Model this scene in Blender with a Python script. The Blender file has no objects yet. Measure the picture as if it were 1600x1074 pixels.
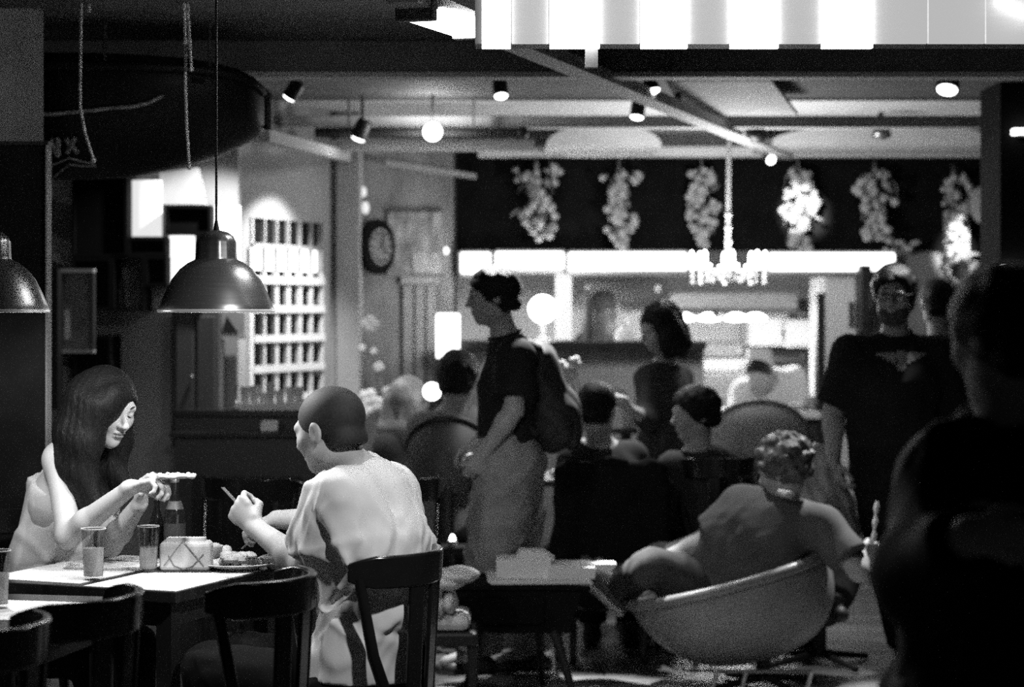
import bpy, bmesh, math, random
import numpy as np
from mathutils import Vector, Matrix, Euler

# ------------------------------------------------------------------ camera, world, exposure, main lights
SC = bpy.context.scene
COL = SC.collection
FPX, HOR, CAMZ = 3200.0, 485.0, 1.55          # focal length in pixels, horizon row, eye height

def P(px, py, d):
    """point of the room that lies at distance d (metres, along +Y) behind picture position px, py"""
    return Vector(((px - 800.0) * d / FPX, d, CAMZ - (py - HOR) * d / FPX))

def X(px, d): return (px - 800.0) * d / FPX
def Z(py, d): return CAMZ - (py - HOR) * d / FPX

cam_data = bpy.data.cameras.new('camera')
cam = bpy.data.objects.new('camera', cam_data)
COL.objects.link(cam)
cam.location = (0, 0, CAMZ)
cam.rotation_euler = (math.pi / 2, 0, 0)
cam_data.sensor_width = 36.0
cam_data.lens = FPX * 36.0 / 1600.0
cam_data.shift_y = -(537.0 - HOR) / 1600.0
cam_data.clip_start = 0.05
cam_data.dof.use_dof = True
cam_data.dof.focus_distance = 6.0
cam_data.dof.aperture_fstop = 2.1
SC.camera = cam

world = bpy.data.worlds.new('dim_room'); SC.world = world
world.use_nodes = True
world.node_tree.nodes['Background'].inputs[0].default_value = (1, 1, 1, 1)
world.node_tree.nodes['Background'].inputs[1].default_value = 0.006

SC.view_settings.view_transform = 'Standard'
SC.view_settings.look = 'None'
SC.view_settings.gamma = 1.0
SC.view_settings.use_curve_mapping = False
SC.view_settings.exposure = 0.4
SC.cycles.sample_clamp_indirect = 0.8
SC.cycles.sample_clamp_direct = 8.0
SC.cycles.max_bounces = 6
SC.cycles.use_denoising = False      # the photograph's coarse grain stays

def light(name, kind, loc, power, aim=None, size=0.1, angle=60, blend=0.5, size_y=None):
    L = bpy.data.lights.new(name, kind)
    L.energy = power
    if kind == 'SPOT':
        L.spot_size = math.radians(angle); L.spot_blend = blend; L.shadow_soft_size = size
    elif kind == 'AREA':
        L.size = size
        if size_y: L.shape = 'RECTANGLE'; L.size_y = size_y
    else:
        L.shadow_soft_size = size
    o = bpy.data.objects.new(name, L); COL.objects.link(o)
    o.location = loc
    if aim is not None:
        v = Vector(aim) - Vector(loc)
        o.rotation_euler = v.to_track_quat('-Z', 'Y').to_euler()
    return o

# the row of ceiling spots goes on above the frame, over the front tables
light('ceiling_spot_offscreen', 'SPOT', (0.45, 4.2, 2.50), 110, aim=(-0.80, 6.0, 0.85), size=0.05, angle=40, blend=0.6)

# ------------------------------------------------------------------ materials
MATS = {}
def mat(name, v, rough=0.6, metal=0.0, var=0.12, scale=8.0, bump=0.0, bscale=60.0, spec=0.5, stretch=(1, 1, 1),
        trans=0.0, emit=0.0, coat=0.0, lamp=False):
    """grey procedural surface: base grey v with noise variation and an optional fine relief"""
    if name in MATS: return MATS[name]
    m = bpy.data.materials.new(name); m.use_nodes = True
    m.cycles.emission_sampling = 'AUTO' if lamp else 'NONE'
    nt = m.node_tree; b = nt.nodes['Principled BSDF']
    tc = nt.nodes.new('ShaderNodeTexCoord'); mp = nt.nodes.new('ShaderNodeMapping')
    mp.inputs['Scale'].default_value = stretch
    nt.links.new(tc.outputs['Object'], mp.inputs['Vector'])
    n = nt.nodes.new('ShaderNodeTexNoise'); n.inputs['Scale'].default_value = scale; n.inputs['Detail'].default_value = 4
    nt.links.new(mp.outputs['Vector'], n.inputs['Vector'])
    r = nt.nodes.new('ShaderNodeValToRGB')
    lo, hi = max(0.0, v * (1 - var)), min(1.0, v * (1 + var))
    r.color_ramp.elements[0].position = 0.3; r.color_ramp.elements[1].position = 0.7
    r.color_ramp.elements[0].color = (lo, lo, lo, 1); r.color_ramp.elements[1].color = (hi, hi, hi, 1)
    nt.links.new(n.outputs['Fac'], r.inputs['Fac'])
    nt.links.new(r.outputs['Color'], b.inputs['Base Color'])
    b.inputs['Roughness'].default_value = rough
    b.inputs['Metallic'].default_value = metal
    b.inputs['Specular IOR Level'].default_value = spec
    b.inputs['Transmission Weight'].default_value = trans
    b.inputs['Coat Weight'].default_value = coat
    if emit:
        b.inputs['Emission Color'].default_value = (1, 1, 1, 1)
        b.inputs['Emission Strength'].default_value = emit
    if bump:
        n2 = nt.nodes.new('ShaderNodeTexNoise'); n2.inputs['Scale'].default_value = bscale; n2.inputs['Detail'].default_value = 3
        nt.links.new(mp.outputs['Vector'], n2.inputs['Vector'])
        bp = nt.nodes.new('ShaderNodeBump'); bp.inputs['Strength'].default_value = bump; bp.inputs['Distance'].default_value = 0.01
        nt.links.new(n2.outputs['Fac'], bp.inputs['Height']); nt.links.new(bp.outputs['Normal'], b.inputs['Normal'])
    MATS[name] = m
    return m

def glass_mat(name, v=0.96, rough=0.03, gloss=0.14):
    """thin clear glass: mostly see-through, with a glossy skin"""
    if name in MATS: return MATS[name]
    m = bpy.data.materials.new(name); m.use_nodes = True
    nt = m.node_tree; nt.nodes.remove(nt.nodes['Principled BSDF']); out = nt.nodes['Material Output']
    t = nt.nodes.new('ShaderNodeBsdfTransparent'); t.inputs[0].default_value = (v, v, v, 1)
    g = nt.nodes.new('ShaderNodeBsdfGlossy'); g.inputs['Roughness'].default_value = rough
    mx = nt.nodes.new('ShaderNodeMixShader')
    mx.inputs[0].default_value = gloss
    nt.links.new(t.outputs[0], mx.inputs[1]); nt.links.new(g.outputs[0], mx.inputs[2]); nt.links.new(mx.outputs[0], out.inputs['Surface'])
    MATS[name] = m
    return m

# ------------------------------------------------------------------ object helpers
def tag(o, label=None, cat=None, group=None, kind=None):
    if label: o['label'] = label
    if cat: o['category'] = cat
    if group: o['group'] = group
    if kind: o['kind'] = kind
    return o

def thing(name, label, cat, loc=(0, 0, 0), group=None):
    o = bpy.data.objects.new(name, None); COL.objects.link(o)
    o.location = loc; o.empty_display_size = 0.1
    return tag(o, label, cat, group)

def origin_of(parent):
    v = Vector((0, 0, 0))
    while parent is not None:
        v += Vector(parent.location); parent = parent.parent
    return v

class MB:
    """collects shapes in room coordinates; build() links them as one mesh object"""
    def __init__(s): s.v = []; s.f = []
    def add(s, vs, fs):
        n = len(s.v); s.v.extend([tuple(p) for p in vs]); s.f.extend([tuple(i + n for i in f) for f in fs]); return s
    def box(s, c, size, rot=None, taper=1.0):
        c = Vector(c); hx, hy, hz = [q / 2 for q in size]
        R = rot.to_matrix() if isinstance(rot, Euler) else (Matrix.Rotation(rot, 3, 'Z') if rot else Matrix.Identity(3))
        vs = []
        for z in (-hz, hz):
            t = 1.0 if z > 0 else taper
            for x, y in ((-hx, -hy), (hx, -hy), (hx, hy), (-hx, hy)):
                vs.append(c + R @ Vector((x * t, y * t, z)))
        return s.add(vs, [(3, 2, 1, 0), (4, 5, 6, 7), (0, 1, 5, 4), (1, 2, 6, 5), (2, 3, 7, 6), (3, 0, 4, 7)])
    def bb(s, x0, x1, y0, y1, z0, z1):
        return s.box(((x0 + x1) / 2, (y0 + y1) / 2, (z0 + z1) / 2), (abs(x1 - x0), abs(y1 - y0), abs(z1 - z0)))
    def bar(s, a, b, w, h, up=(0, 0, 1)):
        a, b = Vector(a), Vector(b); d = (b - a)
        L = d.length; d.normalize(); u = Vector(up)
        sx = d.cross(u)
        if sx.length < 1e-4: sx = d.cross(Vector((0, 1, 0)))
        sx.normalize(); u = sx.cross(d)
        vs = []
        for t in (a, b):
            for i, j in ((-1, -1), (1, -1), (1, 1), (-1, 1)):
                vs.append(t + sx * (w / 2 * i) + u * (h / 2 * j))
        return s.add(vs, [(0, 1, 2, 3), (7, 6, 5, 4), (4, 5, 1, 0), (5, 6, 2, 1), (6, 7, 3, 2), (7, 4, 0, 3)])
    def tube(s, pts, r, n=8, cap=True, closed=False, flat=None):
        pts = [Vector(p) for p in pts]; m = len(pts)
        rs = r if isinstance(r, (list, tuple)) else [r] * m
        prev = None; vs = []; fs = []
        for i, p in enumerate(pts):
            if closed: t = pts[(i + 1) % m] - pts[i - 1]
            else: t = pts[min(i + 1, m - 1)] - pts[max(i - 1, 0)]
            t.normalize()
            if prev is None:
                q = t.cross(Vector((0, 0, 1)))
                if q.length < 1e-3: q = t.cross(Vector((0, 1, 0)))
            else:
                q = prev - t * prev.dot(t)
            q.normalize(); prev = q; w = t.cross(q)
            for k in range(n):
                a = 2 * math.pi * k / n
                vs.append(p + q * (math.cos(a) * rs[i]) + w * (math.sin(a) * rs[i]))
        for i in range(m if closed else m - 1):
            j = (i + 1) % m
            for k in range(n):
                k2 = (k + 1) % n
                fs.append((i * n + k, i * n + k2, j * n + k2, j * n + k))
        if cap and not closed:
            fs.append(tuple(range(n - 1, -1, -1))); fs.append(tuple((m - 1) * n + k for k in range(n)))
        return s.add(vs, fs)
    def lathe(s, c, prof, n=24, close=False):
        """prof: list of (radius, z) turned around the vertical through c"""
        c = Vector(c); vs = []; fs = []; m = len(prof)
        for r, z in prof:
            for k in range(n):
                a = 2 * math.pi * k / n
                vs.append(c + Vector((math.cos(a) * max(r, 1e-4), math.sin(a) * max(r, 1e-4), z)))
        for i in range(m - 1 if not close else m):
            j = (i + 1) % m
            for k in range(n):
                k2 = (k + 1) % n
                fs.append((i * n + k, i * n + k2, j * n + k2, j * n + k))
        if not close:
            fs.append(tuple(range(n - 1, -1, -1))); fs.append(tuple((m - 1) * n + k for k in range(n)))
        return s.add(vs, fs)
    def ball(s, c, r, n=12, m=8, R=None):
        c = Vector(c); r = (r, r, r) if not isinstance(r, (tuple, list)) else r
        vs = []; fs = []
        for i in range(m + 1):
            th = math.pi * i / m
            for k in range(n):
                a = 2 * math.pi * k / n
                st = max(math.sin(th), 1e-3)
                q = Vector((r[0] * st * math.cos(a), r[1] * st * math.sin(a), r[2] * math.cos(th)))
                vs.append(c + (R @ q if R else q))
        for i in range(m):
            for k in range(n):
                k2 = (k + 1) % n
                fs.append((i * n + k, (i + 1) * n + k, (i + 1) * n + k2, i * n + k2))
        return s.add(vs, fs)
    def prism(s, poly, ax, lo, hi):
        """polygon of 2-D points extruded along axis ax ('x','y','z') from lo to hi"""
        n = len(poly); vs = []
        for h in (lo, hi):
            for a, b in poly:
                vs.append({'x': (h, a, b), 'y': (a, h, b), 'z': (a, b, h)}[ax])
        fs = [tuple(range(n - 1, -1, -1)), tuple(range(n, 2 * n))]
        for i in range(n):
            j = (i + 1) % n; fs.append((i, j, n + j, n + i))
        return s.add(vs, fs)
    def build(s, name, m, parent=None, smooth=False, bevel=0.0, label=None, cat=None, group=None, kind=None, seg=2):
        me = bpy.data.meshes.new(name)
        if parent is not None: off = origin_of(parent)
        else:
            xs, ys, zs = zip(*s.v); off = Vector(((min(xs) + max(xs)) / 2, (min(ys) + max(ys)) / 2, min(zs)))
        me.from_pydata([(p[0] - off.x, p[1] - off.y, p[2] - off.z) for p in s.v], [], s.f)
        bm = bmesh.new(); bm.from_mesh(me); bmesh.ops.recalc_face_normals(bm, faces=bm.faces)
        bm.to_mesh(me); bm.free()
        if smooth:
            for p in me.polygons: p.use_smooth = True
            try: me.set_sharp_from_angle(angle=math.radians(45))
            except Exception: pass
        me.materials.append(m)
        o = bpy.data.objects.new(name, me); COL.objects.link(o)
        if parent is not None: o.parent = parent
        else: o.location = off
        if bevel:
            bv = o.modifiers.new('bevel', 'BEVEL'); bv.width = bevel; bv.segments = seg; bv.limit_method = 'ANGLE'
        return tag(o, label, cat, group, kind)

def struct(name, mb, m, label=None, **k):
    return mb.build(name, m, None, kind='structure', label=label, **k)

def copy_tree(o, parent=None):
    c = o.copy(); COL.objects.link(c); c.parent = parent
    for ch in list(o.children): copy_tree(ch, c)
    return c
# ------------------------------------------------------------------ blended body surfaces (smooth unions meshed on a grid)
F32 = np.float32
def _axis(lo, hi, step, fine):
    out = [lo]; x = lo
    while x < hi:
        s = step
        for a, b, fs in fine:
            if a - step <= x <= b: s = min(s, fs)
        x += s; out.append(x)
    return np.array(out, dtype=F32)

class Blob:
    """list of rounded cones / ellipsoids / elliptical trunks, smooth-joined; mesh() gives one continuous surface"""
    def __init__(s): s.ops = []; s.planes = []; s.disp = None; s.boxes = []
    # rounded cone a->b
    def rc(s, a, b, ra, rb=None, k=0.015, op='u', cap=False):
        rb = ra if rb is None else rb
        a = np.array(a, F32); b = np.array(b, F32); r = max(ra, rb)
        s.ops.append(('rc', a, b, ra, rb, k, op, cap, np.minimum(a, b) - r, np.maximum(a, b) + r)); return s
    def chain(s, pts, rs, k=0.015, op='u'):
        for i in range(len(pts) - 1): s.rc(pts[i], pts[i + 1], rs[i], rs[i + 1], k, op)
        return s
    # ellipsoid with frame R (columns = axes)
    def ell(s, c, r, R=None, k=0.015, op='u'):
        c = np.array(c, F32); R = np.eye(3, dtype=F32) if R is None else np.array(R, F32)
        m = max(r); s.ops.append(('ell', c, np.array(r, F32), R, None, k, op, False, c - m, c + m)); return s
    # trunk: elliptical section, half widths (rx along side, ry along front) from a to b
    def trunk(s, a, b, side, wa, wb, k=0.03, op='u', cap=False):
        a = np.array(a, F32); b = np.array(b, F32); m = max(*wa, *wb)
        s.ops.append(('tr', a, b, np.array(side, F32), (wa, wb), k, op, cap, np.minimum(a, b) - m, np.maximum(a, b) + m)); return s
    def cut(s, p, n): s.planes.append((np.array(p, F32), np.array(n, F32))); return s
    def mesh(s, name, m, parent, step=0.012, fine=(), label=None, kind=None):
        lo = np.min([o[8] for o in s.ops if o[6] == 'u'], axis=0) - 0.03
        hi = np.max([o[9] for o in s.ops if o[6] == 'u'], axis=0) + 0.03
        ax = [_axis(float(lo[i]), float(hi[i]), step, [(c[i] - r, c[i] + r, fs) for c, r, fs in fine]) for i in range(3)]
        D = np.full([len(a) for a in ax], 0.5, F32)
        for o in s.ops:
            k = o[5]; mg = k + 0.03
            sl = []
            for i in range(3):
                i0 = int(np.searchsorted(ax[i], o[8][i] - mg)); i1 = int(np.searchsorted(ax[i], o[9][i] + mg))
                sl.append(slice(max(i0, 0), max(i1, 0)))
            sl = tuple(sl)
            x = ax[0][sl[0]][:, None, None]; y = ax[1][sl[1]][None, :, None]; z = ax[2][sl[2]][None, None, :]
            if x.size == 0 or y.size == 0 or z.size == 0: continue
            if o[0] == 'rc':
                a, b, ra, rb = o[1:5]; ba = b - a; L2 = float(ba @ ba) + 1e-9
                px, py, pz = x - a[0], y - a[1], z - a[2]
                h = (px * ba[0] + py * ba[1] + pz * ba[2]) / L2; t = np.clip(h, 0, 1)
                d = np.sqrt((px - t * ba[0]) ** 2 + (py - t * ba[1]) ** 2 + (pz - t * ba[2]) ** 2) - (ra + (rb - ra) * t)
                if o[7]: d = np.maximum(d, (h - 1) * math.sqrt(L2))
            elif o[0] == 'ell':
                c, r, R = o[1:4]; px, py, pz = x - c[0], y - c[1], z - c[2]
                q = [px * R[0, j] + py * R[1, j] + pz * R[2, j] for j in range(3)]
                k0 = np.sqrt((q[0] / r[0]) ** 2 + (q[1] / r[1]) ** 2 + (q[2] / r[2]) ** 2)
                k1 = np.sqrt((q[0] / r[0] ** 2) ** 2 + (q[1] / r[1] ** 2) ** 2 + (q[2] / r[2] ** 2) ** 2) + 1e-6
                d = k0 * (k0 - 1) / k1
            else:
                a, b, sd, (wa, wb) = o[1:5]; ba = b - a; L = float(np.linalg.norm(ba)); v = ba / L
                sd = sd - v * float(sd @ v); sd = sd / np.linalg.norm(sd); w = np.cross(v, sd)
                px, py, pz = x - a[0], y - a[1], z - a[2]
                h = px * v[0] + py * v[1] + pz * v[2]; t = np.clip(h / L, 0, 1)
                u = px * sd[0] + py * sd[1] + pz * sd[2]; f = px * w[0] + py * w[1] + pz * w[2]; e = h - t * L
                rx = wa[0] + (wb[0] - wa[0]) * t; ry = wa[1] + (wb[1] - wa[1]) * t; rm = np.minimum(rx, ry)
                d = (np.sqrt((u / rx) ** 2 + (f / ry) ** 2 + (e / rm) ** 2) - 1) * rm
                if o[7]: d = np.maximum(d, h - L)
            d = d.astype(F32); cur = D[sl]
            if o[6] == 'u':
                hh = np.maximum(k - np.abs(cur - d), 0) / max(k, 1e-5)
                D[sl] = np.minimum(cur, d) - hh * hh * k * 0.25
            else:
                d = -d; hh = np.maximum(k - np.abs(cur - d), 0) / max(k, 1e-5)
                D[sl] = np.maximum(cur, d) + hh * hh * k * 0.25
        Xg, Yg, Zg = ax[0][:, None, None], ax[1][None, :, None], ax[2][None, None, :]
        if s.disp is not None:
            band = np.nonzero(np.abs(D) < 0.06)
            D[band] += s.disp(ax[0][band[0]], ax[1][band[1]], ax[2][band[2]]).astype(F32)
        for p, n in s.planes:
            D = np.maximum(D, (Xg - p[0]) * n[0] + (Yg - p[1]) * n[1] + (Zg - p[2]) * n[2])
        V, Q = _nets(ax, D)
        return _mesh_obj(name, V, Q, m, parent, label, kind)

def _nets(ax, D):
    S = D < 0
    cnt = np.zeros([n - 1 for n in D.shape], np.int8)
    for i in (0, 1):
        for j in (0, 1):
            for k in (0, 1):
                cnt += S[i:S.shape[0] - 1 + i, j:S.shape[1] - 1 + j, k:S.shape[2] - 1 + k]
    act = np.nonzero((cnt > 0) & (cnt < 8))
    idx = np.full(cnt.shape, -1, np.int32); n = len(act[0]); idx[act] = np.arange(n)
    cor = [(i, j, k) for i in (0, 1) for j in (0, 1) for k in (0, 1)]
    val = {c: D[act[0] + c[0], act[1] + c[1], act[2] + c[2]] for c in cor}
    pos = {c: np.stack([ax[q][act[q] + c[q]] for q in range(3)], 1) for c in cor}
    acc = np.zeros((n, 3)); num = np.zeros(n)
    for c in cor:
        for q in range(3):
            if c[q] == 0:
                e = list(c); e[q] = 1; e = tuple(e)
                m = (val[c] < 0) != (val[e] < 0)
                t = np.where(m, val[c] / np.where(m, val[c] - val[e], 1), 0)
                acc += (pos[c] + (pos[e] - pos[c]) * t[:, None]) * m[:, None]; num += m
    V = acc / np.maximum(num, 1)[:, None]
    Q = []
    for q in range(3):
        a, b = [(1, 2), (2, 0), (0, 1)][q]
        sl0 = [slice(1, -1)] * 3; sl1 = [slice(1, -1)] * 3
        sl0[q] = slice(0, -1); sl1[q] = slice(1, None)
        d = S[tuple(sl0)].astype(np.int8) - S[tuple(sl1)].astype(np.int8)
        for sg in (1, -1):
            e = np.nonzero(d == sg)
            g = [e[0], e[1], e[2]]
            g[a] = g[a] + 1; g[b] = g[b] + 1
            def cell(da, db):
                h = [g[0], g[1], g[2]]; h[a] = h[a] + da; h[b] = h[b] + db
                return idx[h[0], h[1], h[2]]
            quad = np.stack([cell(-1, -1), cell(0, -1), cell(0, 0), cell(-1, 0)], 1)
            if sg < 0: quad = quad[:, ::-1]
            Q.append(quad)
    Q = np.concatenate(Q); Q = Q[(Q >= 0).all(1)]
    return V, Q

def _mesh_obj(name, V, Q, m, parent, label=None, kind=None):
    me = bpy.data.meshes.new(name)
    off = origin_of(parent) if parent is not None else Vector((0, 0, 0))
    V = V - np.array(off)
    me.vertices.add(len(V)); me.vertices.foreach_set('co', V.astype(F32).ravel())
    me.loops.add(len(Q) * 4); me.loops.foreach_set('vertex_index', Q.astype(np.int32).ravel())
    me.polygons.add(len(Q)); me.polygons.foreach_set('loop_start', np.arange(0, len(Q) * 4, 4, dtype=np.int32))
    me.polygons.foreach_set('use_smooth', np.ones(len(Q), bool))
    me.update(calc_edges=True); me.validate()
    me.materials.append(m)
    o = bpy.data.objects.new(name, me); COL.objects.link(o)
    if parent is not None: o.parent = parent
    return tag(o, label, None, None, kind)

def folds(seed, amp=0.004, f=28.0, dirv=(0.5, 0.3, 1.0)):
    r = random.Random(seed); ph = [r.uniform(0, 6.28) for _ in range(6)]
    dx, dy, dz = dirv
    def fn(x, y, z):
        w = 0.35 * np.sin(7 * x + ph[0] + 3 * z) + 0.35 * np.sin(6 * y + ph[1] - 4 * z) + 0.3 * np.sin(9 * z + ph[2] + 4 * x)
        return amp * ((1 - 2 * np.abs(np.sin(f * (dx * x + dy * y + dz * z) * 0.8 + 3.2 * w + ph[3])) ** .7) * 0.7
                      + np.sin(2.2 * f * (-dz * x + dy * y + dx * z) + 5 * w + ph[4]) * 0.4 + 0.5 * np.sin(f * (dx * y - dy * z + dz * x) + 4 * w + ph[5]))
    return fn

def creases(seed, c, spine, amp=0.007, n=30, spread=0.2, low=0.004, wid=1.0):
    '''irregular cloth creases: short bent ridges around c, mostly along the direction spine'''
    r = np.random.RandomState(seed); C = []
    spine = np.array(spine, float) / np.linalg.norm(spine)
    for i in range(n):
        l = spine * (1 if r.rand() < .75 else .25) + r.normal(0, .38, 3); l /= np.linalg.norm(l)
        m = np.cross(l, r.normal(0, 1, 3)); m /= np.linalg.norm(m)
        p = np.array(c, float) + r.uniform(-1, 1, 3) * spread
        C.append((p, l, m, amp * r.uniform(.5, 1.2) * (1 if r.rand() < .45 else -1), wid * r.uniform(.008, .019), wid * r.uniform(.05, .14), r.uniform(0, 6.28)))
    ph = r.uniform(0, 6.28, 6)
    def fn(x, y, z):
        d = low * (np.sin(17 * x + 9 * z + ph[0]) * np.sin(13 * y + 7 * z + ph[1]) + .7 * np.sin(23 * z + 11 * x - 8 * y + ph[2]) * np.sin(15 * x + 13 * y + ph[3]))
        for p, l, m, a, w, L, f in C:
            X_, Y_, Z_ = x - p[0], y - p[1], z - p[2]
            t = X_ * l[0] + Y_ * l[1] + Z_ * l[2]
            s = X_ * m[0] + Y_ * m[1] + Z_ * m[2] + .012 * np.sin(t * 22 + f)
            d = d + a * np.exp(-(s / w) ** 2 - (t / L) ** 2)
        return d
    return fn

def strands(seed, amp=0.004, f=150.0, ax=(1.0, 0.8, 0.12)):
    r = random.Random(seed); ph = [r.uniform(0, 6.28) for _ in range(4)]
    def fn(x, y, z):
        w = np.sin(9 * z + ph[0]) * 0.6 + np.sin(17 * z + 8 * x + ph[1]) * 0.3
        return amp * (np.sin(f * (ax[0] * x + ax[1] * y + ax[2] * z) + 2 * w + ph[2]) * 0.6 + np.sin(f * 0.45 * (ax[0] * x - ax[1] * y + ax[2] * z) + 2 * w + ph[3]))
    return fn

def curls(seed, amp=0.010, f=75.0):
    r = random.Random(seed); ph = [r.uniform(0, 6.28) for _ in range(6)]
    def fn(x, y, z):
        return amp * (np.sin(f * x + ph[0] + 2 * np.sin(f * .5 * z)) * np.sin(f * y + ph[1]) + np.sin(f * z + ph[2] + 2 * np.sin(f * .5 * x)) * np.sin(f * .8 * x + ph[3])) * 0.6
    return fn
# ------------------------------------------------------------------ figures
def nrm(v):
    v = np.array(v, float); return v / (np.linalg.norm(v) + 1e-9)
def frame(fwd, up=(0, 0, 1)):
    f = nrm(fwd); r = nrm(np.cross(f, up)); u = np.cross(r, f)
    return np.stack([r, f, u], 1)
def A(*v): return np.array(v, float)
def lerp(a, b, t): return np.array(a, float) * (1 - t) + np.array(b, float) * t

def head_prims(B, c, R, s=1.0, male=True, nose=1.0):
    c = np.array(c, float)
    def L(x, y, z): return c + R @ (A(x, y, z) * s)
    def e(x, y, z, rx, ry, rz, k=0.02, op='u'): B.ell(L(x, y, z), (rx * s, ry * s, rz * s), R, k * s, op)
    jw = 0.060 if male else 0.054
    e(0, -0.015, 0.030, 0.076, 0.096, 0.086)
    e(0, 0.022, -0.030, jw, 0.066, 0.078, 0.03)
    e(0, 0.052, -0.090, 0.026 if male else 0.021, 0.026, 0.022, 0.03)
    for sx in (-1, 1):
        e(sx * 0.034, 0.058, -0.020, 0.026, 0.024, 0.028, 0.02)
        e(sx * 0.045, -0.002, -0.062, 0.018, 0.03, 0.022, 0.03)
    B.rc(L(-0.036, 0.074, 0.024), L(0.036, 0.074, 0.024), 0.012 * s, 0.012 * s, 0.02 * s)
    for sx in (-1, 1):
        e(sx * 0.031, 0.096, 0.006, 0.017, 0.016, 0.011, 0.012, 's')
        e(sx * 0.031, 0.074, 0.005, 0.0135, 0.0125, 0.0125, 0.004)
    B.rc(L(0, 0.084, 0.012), L(0, 0.104 * nose, -0.024), 0.0075 * s, 0.0120 * s, 0.010 * s)
    for sx in (-1, 1): e(sx * 0.011, 0.092, -0.028, 0.009, 0.009, 0.008, 0.006)
    e(0, 0.083, -0.052, 0.022, 0.011, 0.006, 0.006); e(0, 0.081, -0.064, 0.019, 0.011, 0.0075, 0.006)
    e(0, 0.098, -0.0578, 0.024, 0.008, 0.0022, 0.003, 's')
    for sx in (-1, 1):
        e(sx * 0.079, -0.012, -0.004, 0.009, 0.020, 0.032, 0.006)
        e(sx * 0.089, -0.006, -0.004, 0.006, 0.011, 0.020, 0.004, 's')

def hand_prims(B, w, dr, palm, thumb, curl=(25, 30, 20), s=1.0, tclose=0.4, spread=0.0):
    """palm with four fingers and a thumb; dr along the hand, palm = direction the palm faces, thumb = thumb side"""
    dr = nrm(dr); n = nrm(np.array(palm, float) - dr * np.dot(palm, dr)); sd = np.array(thumb, float)
    sd = nrm(sd - dr * np.dot(sd, dr) - n * np.dot(sd, n)); w = np.array(w, float)
    B.trunk(w - dr * 0.01, w + dr * 0.080 * s, sd, (0.027 * s, 0.020 * s), (0.040 * s, 0.0135 * s), 0.012)
    for i in range(4):
        off = (0.030 - 0.020 * i) * s
        L = (0.070, 0.079, 0.073, 0.057)[i] * s
        p = w + dr * ((0.086, 0.089, 0.086, 0.078)[i] * s) + sd * off
        d0 = nrm(dr + sd * spread * (1.2 - 0.8 * i)); a = 0.0; r = (0.0092 - (0.0012 if i == 3 else 0)) * s
        st = p - dr * 0.022 * s
        B.rc(st, p, r * 1.05, r * 1.05, 0.006)
        for j, (fr, cu) in enumerate(zip((0.46, 0.30, 0.24), curl)):
            a += math.radians(cu + 5 * i)
            q = p + (d0 * math.cos(a) + n * math.sin(a)) * L * fr
            B.rc(p, q, r * (1 - 0.07 * j), r * (0.95 - 0.08 * j), 0.0025); p = q
    t0 = w + dr * 0.022 * s + sd * 0.022 * s
    d1 = nrm(dr * 0.62 + sd * (0.75 - 0.3 * tclose) + n * (0.25 + 0.35 * tclose))
    t1 = t0 + d1 * 0.042 * s
    d2 = nrm(dr * 0.85 + sd * (0.35 - 0.75 * tclose) + n * (0.2 + 0.6 * tclose)); t2 = t1 + d2 * 0.032 * s
    d3 = nrm(d2 + dr * 0.1 - sd * 0.35 * tclose); t3 = t2 + d3 * 0.024 * s
    B.rc(t0, t1, 0.0145 * s, 0.0115 * s, 0.010); B.rc(t1, t2, 0.0112 * s, 0.0098 * s, 0.003); B.rc(t2, t3, 0.0098 * s, 0.0082 * s, 0.003)

def hair_short(B, c, R, s=1.0, vol=0.0, nape=0.0):
    c = np.array(c, float)
    def e(x, y, z, rx, ry, rz, k=0.01, op='u'): B.ell(c + R @ (A(x, y, z) * s), (rx * s, ry * s, rz * s), R, k * s, op)
    e(0, -0.020, 0.034, 0.083 + vol, 0.103 + vol, 0.090 + vol)
    e(0, -0.055, -0.030, 0.070 + vol * .7, 0.060 + vol, 0.060)
    e(0, 0.098, -0.055, 0.105, 0.085, 0.115, 0.012, 's')
    e(0, 0.060, -0.10, 0.13, 0.085, 0.10, 0.012, 's')
    e(0, -0.060, -0.135 - nape, 0.14, 0.12, 0.072, 0.01, 's')

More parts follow.
